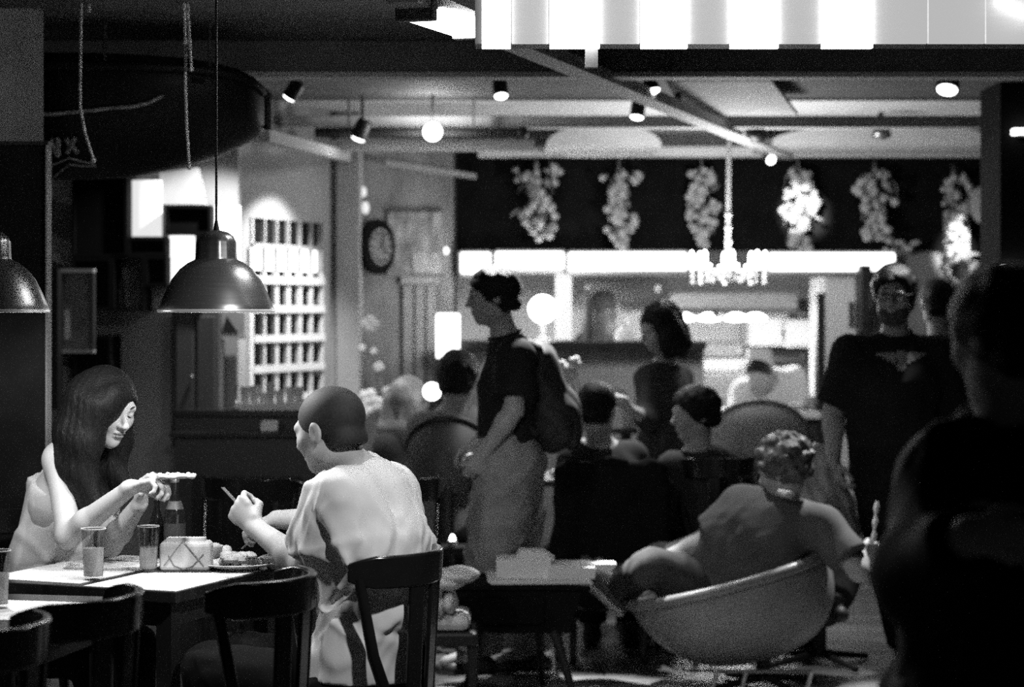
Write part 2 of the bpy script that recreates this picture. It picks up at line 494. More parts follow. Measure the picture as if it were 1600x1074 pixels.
def person(label, skin, J, shirt, pants, hair, step=0.012, head_step=0.006, girth=1.0, male=True, sleeve=0.55, hem=0.10,
           shoe=None, seed=1, fold=0.004, group=None, fine=(), inflate=0.014, legs=True, neck_r=0.056, hs=1.0, pleg=1.0, collar=True,
           cloth='shirt', extra_body=None, hair_fn=None, fdir=(0.5, 0.3, 1.0), waist=0.0, nf=34):
    """J: head, fwd, sh, el, wr, hd (list of dicts), hip, kn, an, toe -> Empty with body, shirt, trousers, hair, shoes"""
    hip = [np.array(v, float) for v in J['hip']]; sh = [np.array(v, float) for v in J['sh']]
    el = [np.array(v, float) for v in J['el']]; wr = [np.array(v, float) for v in J['wr']]
    kn = [np.array(v, float) for v in J['kn']]; an = [np.array(v, float) for v in J['an']]
    head = np.array(J['head'], float); R = frame(J['fwd'], J.get('up', (0, 0, 1)))
    pc = (hip[0] + hip[1]) / 2; sm = (sh[0] + sh[1]) / 2
    spine = nrm(sm - pc); nb = np.array(J['neck'], float) if 'neck' in J else sm + spine * 0.045
    side = nrm(sh[1] - sh[0]); ws = lerp(pc, sm, 0.42) + np.array(J.get('bend', (0, 0, 0)), float); ch = lerp(pc, sm, 0.76) + np.array(J.get('bend', (0, 0, 0)), float) * 0.5
    base = Vector((float(pc[0]), float(pc[1]), 0.0))
    t = thing('person', label, 'person', base, group)
    g = girth
    # --- body: one continuous surface
    B = Blob()
    B.trunk(pc, ws, side, (0.155 * g, 0.108 * g), (0.128 * g + waist, 0.094 * g), 0.04)
    B.trunk(ws, ch, side, (0.128 * g + waist, 0.094 * g), (0.152 * g, 0.108 * g), 0.04)
    shh = nrm(np.cross(side, spine))
    B.rc(sh[0], sh[1], 0.052 * g, 0.052 * g, 0.06)
    B.trunk(ch, lerp(sm, nb, 0.15), side, (0.150 * g, 0.104 * g), (0.105 * g, 0.070 * g), 0.06)
    B.rc(sm, nb, 0.075 * g, neck_r + 0.006, 0.04)
    hb = head + R @ (A(0, -0.022, -0.060) * hs)
    B.rc(nb, hb, neck_r + 0.002, neck_r - 0.004, 0.02)
    head_prims(B, head, R, hs, male)
    for i in (0, 1):
        B.rc(sh[i], el[i], 0.052 * g, 0.040 * g, 0.035)
        m = lerp(el[i], wr[i], 0.3)
        B.rc(el[i], m, 0.040 * g, 0.041 * g, 0.02); B.rc(m, wr[i], 0.041 * g, 0.027 * g, 0.02)
        h = J['hd'][i]
        if h is not None: hand_prims(B, wr[i], h['dir'], h['palm'], h['thumb'], h.get('curl', (25, 30, 20)), h.get('s', 1.0), h.get('tc', 0.4), h.get('spread', 0.0))
        if legs:
            B.rc(hip[i], kn[i], 0.084 * g, 0.056 * g, 0.04)
            m = lerp(kn[i], an[i], 0.32)
            B.rc(kn[i], m, 0.054 * g, 0.056 * g, 0.02); B.rc(m, an[i], 0.056 * g, 0.036, 0.02)
            B.rc(an[i], an[i] + nrm(J['toe'][i]) * 0.14 - A(0, 0, 0.035), 0.036, 0.028, 0.02)
    if extra_body: extra_body(B)
    fz = [(head, 0.15 * hs, head_step)] + list(fine)
    B.mesh('body', skin, t, step, fz)
    # --- shirt
    if shirt is not None:
        S = Blob(); q = inflate
        lo = pc - spine * hem
        S.trunk(lo, ws, side, (0.165 * g + q, 0.118 * g + q), (0.134 * g + q + waist, 0.100 * g + q), 0.05)
        S.trunk(ws, ch, side, (0.134 * g + q + waist, 0.100 * g + q), (0.156 * g + q, 0.112 * g + q), 0.05)
        S.rc(sh[0], sh[1], 0.053 * g + q * 0.7, 0.053 * g + q * 0.7, 0.06)
        S.trunk(ch, lerp(sm, nb, 0.15), side, (0.153 * g + q, 0.106 * g + q), (0.108 * g + q * .5, 0.072 * g + q * .5), 0.06)
        S.rc(sm, lerp(sm, nb, 0.62), 0.080 * g + q * 0.5, neck_r + 0.014, 0.05)
        if sleeve > 0:
            for i in (0, 1):
                if sleeve <= 1.0:
                    e = lerp(sh[i], el[i], sleeve)
                    S.rc(sh[i], e, 0.053 * g + q * .75, 0.052 * g + q * 1.25, 0.06, cap=True)
                else:
                    S.rc(sh[i], el[i], 0.053 * g + q * .75, 0.046 * g + q, 0.05)
                    e = lerp(el[i], wr[i], sleeve - 1.0)
                    S.rc(el[i], e, 0.046 * g + q, 0.036 * g + q * 0.8, 0.03, cap=True)
        nd = nrm(hb - nb)
        S.rc(nb + nd * 0.01 + shh * 0.0, nb + nd * 0.12, neck_r + 0.010, neck_r + 0.03, 0.008, 's')
        S.cut(lo, -spine)
        S.disp = creases(seed, lerp(pc, sm, 0.55), spine * .9 + np.array(fdir) * .25, fold, nf, 0.24, wid=max(1.0, step / .0085))
        so = S.mesh(cloth, shirt, t, step)
        if collar:
            C = MB(); pts = []
            u = nrm(np.cross(nd, side)); v = np.cross(nd, u)
            for k in range(20):
                a = 2 * math.pi * k / 20
                pts.append(Vector(nb + nd * 0.016 + (u * math.cos(a) + v * math.sin(a)) * (neck_r + 0.013)))
            co = C.tube(pts, 0.007, 6, closed=True).build('collar', shirt, so, smooth=True)
    # --- trousers
    if legs and pants is not None:
        T = Blob(); q = 0.015 * pleg
        T.trunk(pc - spine * 0.02, lerp(pc, ws, 0.55), side, (0.160 * g + q, 0.112 * g + q), (0.146 * g + q * 0.6, 0.102 * g + q * 0.6), 0.04)
        for i in (0, 1):
            T.rc(hip[i], kn[i], 0.088 * g + q, 0.062 * g + q, 0.04)
            e = lerp(kn[i], an[i], 0.96)
            T.rc(kn[i], e, 0.060 * g + q, 0.050 * g + q * 1.2, 0.03, cap=True)
        T.disp = creases(seed + 7, (pc + kn[0] + kn[1]) / 3, (1, 1, .3), 0.005 * pleg, 44, 0.36, wid=max(1.0, step / .0075))
        T.mesh('trousers', pants, t, step)
        sm_ = shoe or MATS['shoe_dark']
        for i in (0, 1):
            H = Blob(); tv = nrm(J['toe'][i]); up = nrm(an[i] - (kn[i] * 0 + an[i] - A(0, 0, 1)))
            if 'sole' in J: up = nrm(J['sole'][i])
            heel = an[i] - tv * 0.045 - up * 0.055; ball = an[i] + tv * 0.115 - up * 0.062
            sd = nrm(np.cross(tv, up))
            H.trunk(heel, ball, sd, (0.036, 0.034), (0.044, 0.028), 0.02)
            H.rc(ball, ball + tv * 0.05, 0.036, 0.026, 0.03)
            H.rc(an[i] + up * 0.005, lerp(heel, ball, 0.35), 0.043, 0.036, 0.03)
            H.cut(an[i] - up * 0.085, -up)
            H.mesh('shoe', sm_, t, max(step * 0.8, 0.008))
    # --- hair
    if hair is not None:
        Hh = Blob()
        if hair_fn: hair_fn(Hh, head, R)
        else: hair_short(Hh, head, R, hs)
        Hh.mesh('hair', hair, t, max(0.006, head_step) if step < 0.011 else head_step * 1.3)
    return t, R

def eyes_brows(t, head, R, dark, brow, s=1.0, lid=False, lips=None):
    c = np.array(head, float)
    def L(x, y, z): return Vector(c + R @ (A(x, y, z) * s))
    for sx in (-1, 1):
        b = MB()
        b.tube([L(sx * (0.014 + 0.034 * k / 5), 0.0875 - 0.014 * (k / 5) ** 2, 0.026 + 0.006 * math.sin(k / 5 * 2.4)) for k in range(6)],
               [0.0022, 0.0036, 0.0036, 0.0032, 0.0026, 0.0012], 6).build('eyebrow', brow, t, smooth=True)
        if lid:
            b = MB()
            b.tube([L(sx * (0.017 + 0.028 * k / 6), 0.0862 - 0.010 * (k / 6) ** 2 - 0.0015, 0.003 - 0.005 * math.sin(k / 6 * math.pi)) for k in range(7)],
                   0.0022, 6).build('eyelash', dark, t, smooth=True)
        else:
            b = MB(); b.ball(L(sx * 0.031, 0.0815, 0.005), (0.011 * s, 0.0065 * s, 0.0062 * s), 10, 6, Matrix(R.tolist())).build('eye', dark, t, smooth=True)
    if lips is not None:
        b = MB(); b.ball(L(0, 0.0865, -0.0525), (0.021 * s, 0.009 * s, 0.0050 * s), 12, 8, Matrix(R.tolist()))
        b.ball(L(0, 0.0855, -0.0632), (0.0175 * s, 0.009 * s, 0.0062 * s), 12, 8, Matrix(R.tolist()))
        b.build('lips', lips, t, smooth=True)
# ------------------------------------------------------------------ the room
M_floor = mat('floor_wood', 0.20, 0.34, var=0.35, scale=3, stretch=(1, 14, 1), bump=0.12, bscale=20, spec=0.6)
M_floor2 = mat('floor_wood_pale', 0.26, 0.36, var=0.35, scale=3, stretch=(1, 14, 1), bump=0.12, bscale=20, spec=0.6)
M_gap = mat('floor_gap', 0.02, 0.9)
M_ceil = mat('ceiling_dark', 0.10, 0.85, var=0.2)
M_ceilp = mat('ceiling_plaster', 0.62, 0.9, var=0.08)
M_wall = mat('wall_grey', 0.34, 0.9, var=0.10, scale=2.5, bump=0.05)
M_wallw = mat('wall_white', 0.80, 0.9, var=0.05)
M_walld = mat('wall_dark', 0.06, 0.85, var=0.2)
M_black = mat('black_paint', 0.012, 0.5, var=0.2)
M_blackm = mat('black_matt', 0.006, 0.95, var=0.2, spec=0.1)
M_board = mat('black_board', 0.006, 1.0, var=0.3, spec=0.1)
M_beam = mat('beam_pale', 0.55, 0.7, var=0.12, stretch=(1, 8, 8))
M_beamd = mat('beam_dark', 0.12, 0.6, var=0.2)
M_steel = mat('steel', 0.55, 0.3, metal=0.9, var=0.08)
M_white = mat('white_paint', 0.82, 0.55, var=0.03)
M_wood = mat('dark_wood', 0.018, 0.22, var=0.4, stretch=(1, 9, 1), scale=5, spec=0.5)
M_wood2 = mat('brown_wood', 0.05, 0.4, var=0.3, stretch=(1, 9, 1), scale=5)
M_rope = mat('rope', 0.65, 0.9, var=0.3, scale=60)
M_bulb = mat('bulb_glow', 0.9, 0.5, emit=6.0)
M_spotface = mat('spot_glow', 0.9, 0.5, emit=5.0)
M_box_lit = mat('lightbox_white', 0.9, 0.5, emit=3.0, lamp=True)
M_box_dim = mat('lightbox_pale', 0.5, 0.8, emit=0.36, var=0.15, scale=5, stretch=(1, 1, 12))
M_lamp_niche = mat('paper_lamp', 0.85, 0.7, emit=1.2, var=0.08, lamp=True)
M_lamp_dim = mat('paper_lamp_dim', 0.8, 0.7, emit=0.6, var=0.12, lamp=True)
M_chrome = mat('brushed_chrome', 0.26, 0.30, metal=0.8, var=0.12, stretch=(1, 1, 20))
M_shoe = mat('shoe_dark', 0.03, 0.5)

struct('floor', MB().bb(-3.4, 4.2, 1.2, 15, -0.06, -0.012), M_gap)
fl = bpy.data.objects['floor']
rnd = random.Random(4)
pm = {}
y = 7.2; row = 0
while y < 11.9:
    x = -2.6 - rnd.uniform(0, 1.4)
    while x < 3.4:
        L = rnd.choice((1.4, 1.9, 2.4)); w = 0.142
        key = (L, rnd.random() < 0.4)
        if key not in pm:
            b = MB(); b.box((0, 0, -0.008), (L - 0.006, w, 0.016))
            pm[key] = b.build('plank', M_floor2 if key[1] else M_floor, fl).data
            o = fl.children[-1]
        else:
            o = bpy.data.objects.new('plank', pm[key]); COL.objects.link(o); o.parent = fl
        o.location = Vector((x + L / 2, y + w / 2, rnd.uniform(-0.002, 0.001))) - Vector(fl.location)
        if key in pm and o.data.users == 1:      # first of its kind: mesh data was centred on the floor's origin
            me = o.data; off = Vector(fl.location)
            for v in me.vertices: v.co += off
        x += L
    y += 0.148; row += 1
# planks nearer than the frame shows and behind the counter: plain boards' surface
struct('floor_near', MB().bb(-3.4, 4.2, 1.2, 7.19, -0.03, 0.0), M_floor)
struct('floor_far', MB().bb(-3.4, 4.2, 11.93, 15, -0.03, 0.0), M_floor)

# ceiling and its cross beams
struct('ceiling', MB().bb(-3.4, 4.2, 1.2, 10.25, 2.60, 2.66), M_ceil)
struct('ceiling_back', MB().bb(-3.4, 4.2, 10.25, 14.6, 2.60, 2.66), M_ceilp)
def beam(name, d, z0, z1, th, m, x0=-2.0, x1=3.2):
    return struct(name, MB().bb(x0, x1, d, d + th, z0, z1), m, bevel=0.006)
beam('trim_1', 7.95, 2.475, 2.60, 0.10, M_beamd, -2.2, 2.15)
struct('trim_2', MB().bb(X(355, 7.95), 2.15, 7.94, 8.06, 2.455, 2.475), M_beam)         # pale flange under the first beam
beam('trim_3', 10.20, 2.46, 2.52, 0.10, M_beam, -1.15, 2.5)
beam('trim_4', 11.86, 2.44, 2.50, 0.10, M_white, -0.2, 2.9)
# shallow plaster vaults between the back beams
for nm, xa, xb in (('trim_5', X(852, 11.4), X(1030, 11.4)), ('trim_6', X(1190, 11.4), X(1560, 11.4))):
    b = MB(); n = 14; poly = []
    for k in range(n + 1):
        a = math.pi * k / n; poly.append((xa + (xb - xa) * (0.5 - 0.5 * math.cos(a)), 2.452 + 0.12 * math.sin(a)))
    b.prism(poly, 'y', 11.2, 11.85); struct(nm, b, M_ceilp)
# lit ceiling panel with bright edge
b = MB(); a0, a1, a2, a3 = P(1040, 127, 8.9), P(1205, 127, 8.9), P(1246, 181, 10.0), P(1070, 181, 10.0)
b.add([a0, a1, a2, a3] + [Vector(p) + Vector((0, 0, 0.02)) for p in (a0, a1, a2, a3)],
      [(0, 1, 2, 3), (7, 6, 5, 4), (0, 4, 5, 1), (1, 5, 6, 2), (2, 6, 7, 3), (3, 7, 4, 0)])
pan = b.build('ceiling_panel', mat('panel_pale', 0.7, 0.8), None, label='pale slanted panel fixed under the ceiling between two beams', cat='ceiling panel')
# diagonal rail that carries the fluorescent light
r0, r1 = P(628, -8, 5.9), P(1232, 241, 12.0)
r0.z = r1.z = 2.46
rail = thing('ceiling_rail', 'long pale rail running diagonally under the ceiling beams', 'rail', (r0.x, r0.y, 2.46))
MB().bar(r0, r1, 0.10, 0.05).build('rail_bar', M_beam, rail, bevel=0.004)
for k in (0.28, 0.55, 0.8):
    q = r0.lerp(r1, k); MB().bb(q.x - 0.015, q.x + 0.015, q.y - 0.015, q.y + 0.015, 2.48, 2.60).build('hanger', M_beamd, rail)
dv = (r1 - r0).normalized()
fx = thing('fluorescent_light', 'bright white fluorescent tube fixed along the diagonal ceiling rail', 'light', P(690, 20, 6.1))
fa, fb = P(650, 2, 6.02), P(737, 40, 6.42)
fa.z = fb.z = 2.435
MB().bar(fa + Vector((0, 0, -.005)), fb + Vector((0, 0, -.005)), 0.10, 0.05).build('diffuser', mat('tube_glow', 0.9, 0.5, emit=55.0, lamp=True), fx, bevel=0.01)
for q in (fa, fb): MB().bar(q - dv * 0.02, q + dv * 0.02, 0.12, 0.07).build('end_cap', M_beamd, fx, bevel=0.005)

# corrugated duct and globe bulb under the second beam
dz = Z(208, 10.1)
dc = thing('ceiling_duct', 'dark corrugated pipe hanging along the second ceiling beam', 'pipe', (X(655, 10.1), 10.1, dz))
pts = []; rs = []
for k in range(90):
    pts.append((X(492, 10.1) + (X(808, 10.1) - X(492, 10.1)) * k / 89, 10.1, dz)); rs.append(0.026 + 0.004 * (k % 2))
MB().tube(pts, rs, 10).build('pipe', M_black, dc, smooth=False)
MB().ball((X(816, 10.1), 10.1, dz), 0.034).build('end_cap', M_black, dc, smooth=True)
for px in (545, 740): MB().bb(X(px, 10.1) - .006, X(px, 10.1) + .006, 10.09, 10.11, dz + .02, 2.60).build('bracket', M_beamd, dc)
gl = thing('globe_light', 'round bare glowing bulb hanging in front of the corrugated pipe', 'light', P(676, 206, 9.95))
MB().ball(P(676, 206, 9.95), 0.045, 16, 10).build('bulb', mat('globe_bulb_glow', 0.9, 0.5, emit=60.0, lamp=True), gl, smooth=True)
q = P(676, 206, 9.95); MB().tube([q + Vector((0, 0, .04)), Vector((q.x, q.y, 2.6))], 0.007, 6).build('stem', M_beamd, gl)

# track spots
def spot(px, py, d, aimdir, r, label, lit=True, kind='can', power=0, target=None, angle=40):
    c = P(px, py, d)
    if target is not None: aimdir = Vector(target) - c
    t = thing('ceiling_spot', label, 'light', c, 'ceiling spots')
    a = Vector(aimdir).normalized(); L = r * 2.4
    b = MB()
    if kind == 'can':
        b.tube([c - a * L, c - a * (L * .9), c], [r * .7, r * .95, r], 14).build('housing', M_black, t, smooth=True)
    else:
        b.tube([c - a * L, c - a * (L * .7), c], [r * .3, r * .45, r], 14).build('housing', M_black, t, smooth=True)
    R = a.to_track_quat('Z', 'Y').to_matrix()
    MB().ball(c, (r * .86, r * .86, r * .35), 14, 8, R).build('lens', M_spotface if lit else MATS['steel'], t, smooth=True)
    s0 = c - a * (L * .55)
    MB().tube([s0, Vector((s0.x, s0.y, max(2.60, s0.z + .02)))], 0.008, 6).build('bracket', M_black, t)
    if power: light('ceiling_spot_light', 'SPOT', c + a * (r * .6), power, aim=c + a, size=r * .6, angle=angle, blend=.6)
    return t
SPOTS = [   # place, tilt, size, label, lit, form, power, what it points at, beam angle
    (452, 152, 9.2, (.9, -.3, -.45), .036, 'small lit spotlight on the dark ceiling above the hanging boat', True, 'can', 60, (-1.75, 9.5, 1.35), 70),
    (783, 150, 9.0, (-.5, -.5, -.75), .034, 'lit spotlight tilted steeply beneath the first ceiling beam', True, 'can', 700, (0.16, 8.2, 0.45), 34),
    (560, 216, 10.0, (.6, -.5, -.4), .040, 'lit spotlight clipped in front of the corrugated pipe', True, 'can', 70, (-1.13, 10.15, 1.45), 84),
    (995, 183, 9.8, (.25, -.7, -.6), .036, 'lit spotlight just left of the pale slanted ceiling panel', True, 'can', 170, (0.30, 9.4, 0.4), 50),
    (1018, 142, 8.6, (.15, -.5, -.8), .042, 'lit shaded spotlight where the diagonal rail meets the first beam', True, 'cone', 160, (1.02, 8.2, 0.45), 46),
    (1108, 187, 10.3, (.2, -.8, -.4), .036, 'lit spotlight where the diagonal rail crosses the second beam', True, 'can', 60, (0.85, 9.4, 1.0), 50),
    (1184, 210, 10.4, (.3, .8, -.5), .052, 'black spotlight turned away towards the garlic braids', True, 'can', 900, P(1250, 325, 11.85), 11),
    (1378, 212, 10.8, (.0, -.3, -.95), .052, 'small black cone shaped ceiling lamp before the bright vault', False, 'cone'),
    (1480, 140, 9.0, (-.3, -.75, -.55), .052, 'large lit spotlight on the dark ceiling beside the right pillar', True, 'can', 260, (1.40, 8.0, 0.2), 32),
    (1548, 212, 10.8, (.0, -.3, -.95), .050, 'black cone shaped ceiling lamp touching the right pillar', True, 'cone', 260, P(1500, 375, 11.85), 12),
    (1205, 250, 11.7, (.3, -.8, -.4), .030, 'lit spotlight low on the white beam above the black board', True, 'can')]
for a in SPOTS: spot(*a)

# backlit menu board at the top
mbd = 5.75
zt, zb = Z(-70, mbd), Z(72, mbd)
mb = thing('backlit_menu_board', 'long backlit menu board of white and pale grey panels under the ceiling', 'menu board', (X(1180, mbd), mbd, zb))
MB().bb(X(742, mbd), X(1640, mbd), mbd + .02, mbd + .14, zb + .01, zt).build('casing', M_beamd, mb)
segs = [(752, 799, 1), (799, 858, 0), (858, 938, 1), (938, 1000, 0), (1000, 1075, 1), (1075, 1140, 0), (1140, 1217, 1), (1217, 1283, 0), (1283, 1364, 1), (1364, 1450, 0), (1450, 1540, 0), (1540, 1640, 0)]
for a, c, w in segs:
    MB().bb(X(a, mbd) + .002, X(c, mbd) - .002, mbd - (.012 if w else 0), mbd + .02, zb - (.006 if w else -.008), zt).build('light_panel', M_box_lit if w else M_box_dim, mb)
MB().bar(P(1556, -2, mbd - .02), P(1612, 24, mbd - .02), 0.012, 0.02, (0, -1, 0)).build('light_strip', M_box_lit, mb)
MB().bb(X(915, mbd), X(935, mbd), mbd + .03, mbd + .06, Z(103, mbd), zb + .02).build('bracket', M_beam, mb)

# left pillar with dark board
dp = 7.12
struct('wall_pillar', MB().prism([(-2.25, dp), (X(68, dp), dp), (X(66, dp + .17), dp + .17), (-2.25, dp + .17)], 'z', 0, 2.60), mat('pillar_plaster', 0.5, 0.9, var=0.10, scale=9, bump=0.1))
pb = thing('wall_board', 'tall dark wooden board in a thin frame covering the grey pillar', 'wall board', (X(20, 7.06), 7.08, 0.0))
MB().bb(-2.2, X(72, 7.06), 7.06, 7.12, 0.0, Z(227, 7.06)).build('panel', M_wood, pb)
MB().bb(X(72, 7.06), X(74.5, 7.06), 7.05, 7.12, 0.0, Z(224, 7.06)).build('frame_edge', M_wall, pb)
MB().bb(-2.2, X(76, 7.06), 7.05, 7.12, Z(227, 7.06), Z(221, 7.06)).build('frame_top', M_wood2, pb)

# niche wall (left), window wall, column, painted wall, right pillar
dn = 9.6
struct('wall_left', MB().bb(-3.0, X(372, dn), dn, dn + .12, 0, 2.60), M_wall)
wa, wb_ = Vector((X(372, dn), dn, 0)), Vector((X(512, 10.9), 10.9, 0))
def wall_seg(name, a, b, z0, z1, m, th=0.1):
    d = (b - a).normalized(); n = Vector((d.y, -d.x, 0)); bb_ = MB()
    bb_.add([a + Vector((0, 0, z0)), b + Vector((0, 0, z0)), b - n * th + Vector((0, 0, z0)), a - n * th + Vector((0, 0, z0)),
             a + Vector((0, 0, z1)), b + Vector((0, 0, z1)), b - n * th + Vector((0, 0, z1)), a - n * th + Vector((0, 0, z1))],
            [(0, 1, 2, 3), (7, 6, 5, 4), (0, 4, 5, 1), (1, 5, 6, 2), (2, 6, 7, 3), (3, 7, 4, 0)])
    return struct(name, bb_, m)
w0, w1 = Vector((X(392, 10.0), 10.0, 0)), Vector((X(502, 10.7), 10.7, 0))
wd = (w1 - w0).normalized(); wn = Vector((wd.y, -wd.x, 0))
wz0, wz1 = 1.05, 2.005
wl = w0 - wd * 0.34; wr_ = w1 + wd * 0.10
wall_seg('wall_window_left', wl, w0, 0, 2.6, M_wall)
wall_seg('wall_window_right', w1, wr_, 0, 2.6, M_wall)
wall_seg('wall_window_above', w0, w1, wz1, 2.6, M_wall)
wall_seg('wall_window_below', w0, w1, 0, wz0, M_wall)
struct('wall_column', MB().bb(X(503, 10.85), X(562, 10.85), 10.85, 11.1, 0, 2.6), mat('column_plaster', 0.40, 0.9, var=0.08))
wall_seg('wall_back_left', Vector((X(556, 11.0), 11.0, 0)), Vector((X(712, 12.0), 12.0, 0)), 0, 2.6, mat('mural_wall', 0.20, 0.9, var=0.35, scale=4))
struct('trim_7', MB().bar(P(412, 212, 8.3), P(545, 246, 10.9), 0.05, 0.05), M_beam)
struct('trim_8', MB().bar(P(600, 254, 11.0), P(742, 276, 12.0), 0.02, 0.03), M_wall)
struct('wall_right_pillar', MB().bb(X(1563, 9.4), X(1563, 9.4) + .5, 9.4, 9.8, 0, 2.6), M_blackm)
struct('wall_right', MB().bb(3.3, 3.42, 2, 14.4, 0, 2.6), M_walld)
struct('wall_far_left', MB().bb(-3.1, -3.0, 2, 9.7, 0, 2.6), M_walld)

# window with white lattice: frame, bars, panes
win = struct('window_1', MB().bar(w0 + wn * .0 + Vector((0, 0, wz0 - .02)), w1 + Vector((0, 0, wz0 - .02)), 0.16, 0.04), M_white)
def wp(u, z, off=0.0): return w0.lerp(w1, u) + wn * off + Vector((0, 0, z))
M_pane = mat('pane_dark', 0.006, 0.6, spec=0.15)
M_panelit = mat('pane_lit', 0.8, 0.5, emit=2.2)
M_latt = mat('lattice_white', 0.88, 0.6, var=0.04, emit=0)
rowz = [2.005, Z(383, 10), Z(423, 10), Z(437, 10), Z(483, 10), Z(530, 10), Z(578, 10), Z(626, 10), 1.05]
nc = 6
MB().bar(wp(-.02, wz0), wp(-.02, wz1 - .15), 0.035, 0.03, wn).build('jamb', M_latt, win)
for r in range(8):
    for c in range(nc):
        z1_, z0_ = rowz[r], rowz[r + 1]
        lit = (r == 1)
        MB().bar(wp((c + .5) / nc, z0_ + .006, -.03), wp((c + .5) / nc, z1_ - .006, -.03), 0.120, 0.008, wn).build('pane', M_panelit if lit else M_pane, win)
for c in range(nc + 1):
    wgt = 0.010 if c in (0, nc) else 0.014
    MB().bar(wp(c / nc, rowz[2]), wp(c / nc, wz0), wgt * (2.4 if c in (2, 3, 4) else 1.4), 0.02, wn).build('bar', M_latt, win)
    MB().bar(wp(c / nc, rowz[2], .002), wp(c / nc, wz1, .002), 0.012, 0.02, wn).build('bar', M_wall if c else M_latt, win)
for r in (3, 4, 5, 6, 7):
    MB().bar(wp(0, rowz[r], .012), wp(1, rowz[r], .012), 0.02, 0.036, (0, 0, 1)).build('cross_bar', M_latt, win)
MB().bar(wp(0, rowz[1], .012), wp(1, rowz[1], .012), 0.02, 0.02, (0, 0, 1)).build('cross_bar', M_wall, win)

# back wall: black board over the kitchen hatch, wall to its right
dk = 12.0
struct('wall_back_board', MB().bb(X(700, dk), X(1562, dk), dk, dk + .06, Z(392, dk), 2.50), M_board)
struct('wall_back_right', MB().bb(X(1342, dk), 3.3, dk + .02, dk + .14, 0, Z(392, dk)), mat('back_wall_right', 0.22, 0.9, var=0.3, scale=5))
struct('wall_pilaster', MB().bb(X(526, 10.8), X(561, 10.8), 10.8, 10.86, 0, 2.6), MATS['column_plaster'])
struct('trim_9', MB().bb(X(470, 10.4), X(835, 10.4), 10.4, 10.45, Z(236, 10.4), Z(219, 10.4)), M_beam)
struct('wall_back_left_post', MB().bb(X(690, dk), X(713, dk), dk - .02, dk + .14, 0, 2.50), M_black)
struct('wall_back_upper', MB().bb(-3.0, 3.3, dk + .07, dk + .14, 2.44, 2.6), M_ceilp)
# kitchen shell
struct('wall_kitchen_back', MB().bb(-1.2, 3.3, 14.4, 14.5, 0, 2.6), M_wallw)
struct('wall_kitchen_left', MB().bb(X(712, 12.2) - .12, X(712, 12.2) - .04, 12.15, 14.4, 0, 2.6), M_wallw)
struct('wall_kitchen_right', MB().bb(X(1420, 12.5), X(1420, 12.5) + .08, 12.15, 14.4, 0, 2.6), M_wallw)
struct('door_frame_kitchen', MB().bb(X(1276, dk), X(1286, dk), dk - .02, dk + .1, 0, Z(458, dk)), M_black)
# ------------------------------------------------------------------ kitchen, bar and back wall things
def pbox(b, px0, px1, py0, py1, d0, d1):
    return b.bb(X(px0, d0), X(px1, d0), d0, d1, Z(py1, d0), Z(py0, d0))
M_kitmet = mat('kitchen_steel', 0.5, 0.35, metal=0.6, var=0.15)
M_greyobj = mat('kitchen_grey', 0.25, 0.6, var=0.25)
M_darkobj = mat('kitchen_dark', 0.03, 0.6)
# light boxes over the hatch
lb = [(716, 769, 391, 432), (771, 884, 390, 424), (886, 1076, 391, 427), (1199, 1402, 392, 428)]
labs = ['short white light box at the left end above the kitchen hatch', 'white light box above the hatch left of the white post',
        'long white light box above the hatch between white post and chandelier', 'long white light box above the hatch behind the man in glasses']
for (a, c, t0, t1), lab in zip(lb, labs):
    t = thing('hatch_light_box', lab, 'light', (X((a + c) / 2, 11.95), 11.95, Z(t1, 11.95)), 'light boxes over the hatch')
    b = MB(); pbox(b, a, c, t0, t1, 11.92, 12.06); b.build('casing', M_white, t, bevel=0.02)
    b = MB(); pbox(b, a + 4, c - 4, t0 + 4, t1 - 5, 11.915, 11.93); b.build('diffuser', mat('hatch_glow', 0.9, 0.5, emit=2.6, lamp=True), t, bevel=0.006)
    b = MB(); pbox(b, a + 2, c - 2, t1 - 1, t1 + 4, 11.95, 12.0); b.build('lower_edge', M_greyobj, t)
# white posts of the hatch
b = MB(); pbox(b, 868, 893, 428, 536, 12.0, 12.12); b.build('hatch_post', M_white, None, label='white upright post dividing the kitchen hatch', cat='post')
b = MB(); pbox(b, 1287, 1340, 428, 700, 12.0, 12.5)
fr = thing('refrigerator', 'tall white refrigerator at the right end of the kitchen', 'refrigerator', (X(1313, 12), 12.2, 0))
MB().bb(X(1287, 12.02), X(1341, 12.02), 12.02, 12.6, 0, Z(430, 12)).build('body', M_white, fr, bevel=0.02)
MB().bb(X(1289, 12.0), X(1339, 12.0), 12.0, 12.02, .62, Z(433, 12)).build('door', M_white, fr, bevel=0.008)
MB().bb(X(1289, 12.0), X(1339, 12.0), 12.0, 12.02, .03, .60).build('door', M_white, fr, bevel=0.008)
MB().bb(X(1327, 11.98), X(1331, 11.98), 11.97, 12.0, 1.45, 1.6).build('handle', M_darkobj, fr)
# raised bar with grey front
bar = thing('bar_counter', 'raised dark topped bar counter in front of the kitchen hatch', 'counter', (X(960, 11.6), 11.6, 0))
b = MB(); pbox(b, 715, 1104, 533, 546, 11.45, 11.95); b.build('bar_top', M_wood, bar, bevel=0.006)
MB().bb(X(722, 11.6), X(1100, 11.6), 11.6, 11.9, 0, Z(544, 11.6)).build('front', mat('bar_front', 0.30, 0.8, var=0.15), bar)
MB().bb(X(722, 11.6), X(1100, 11.6), 11.585, 11.6, 0, .12).build('kick_board', M_black, bar)
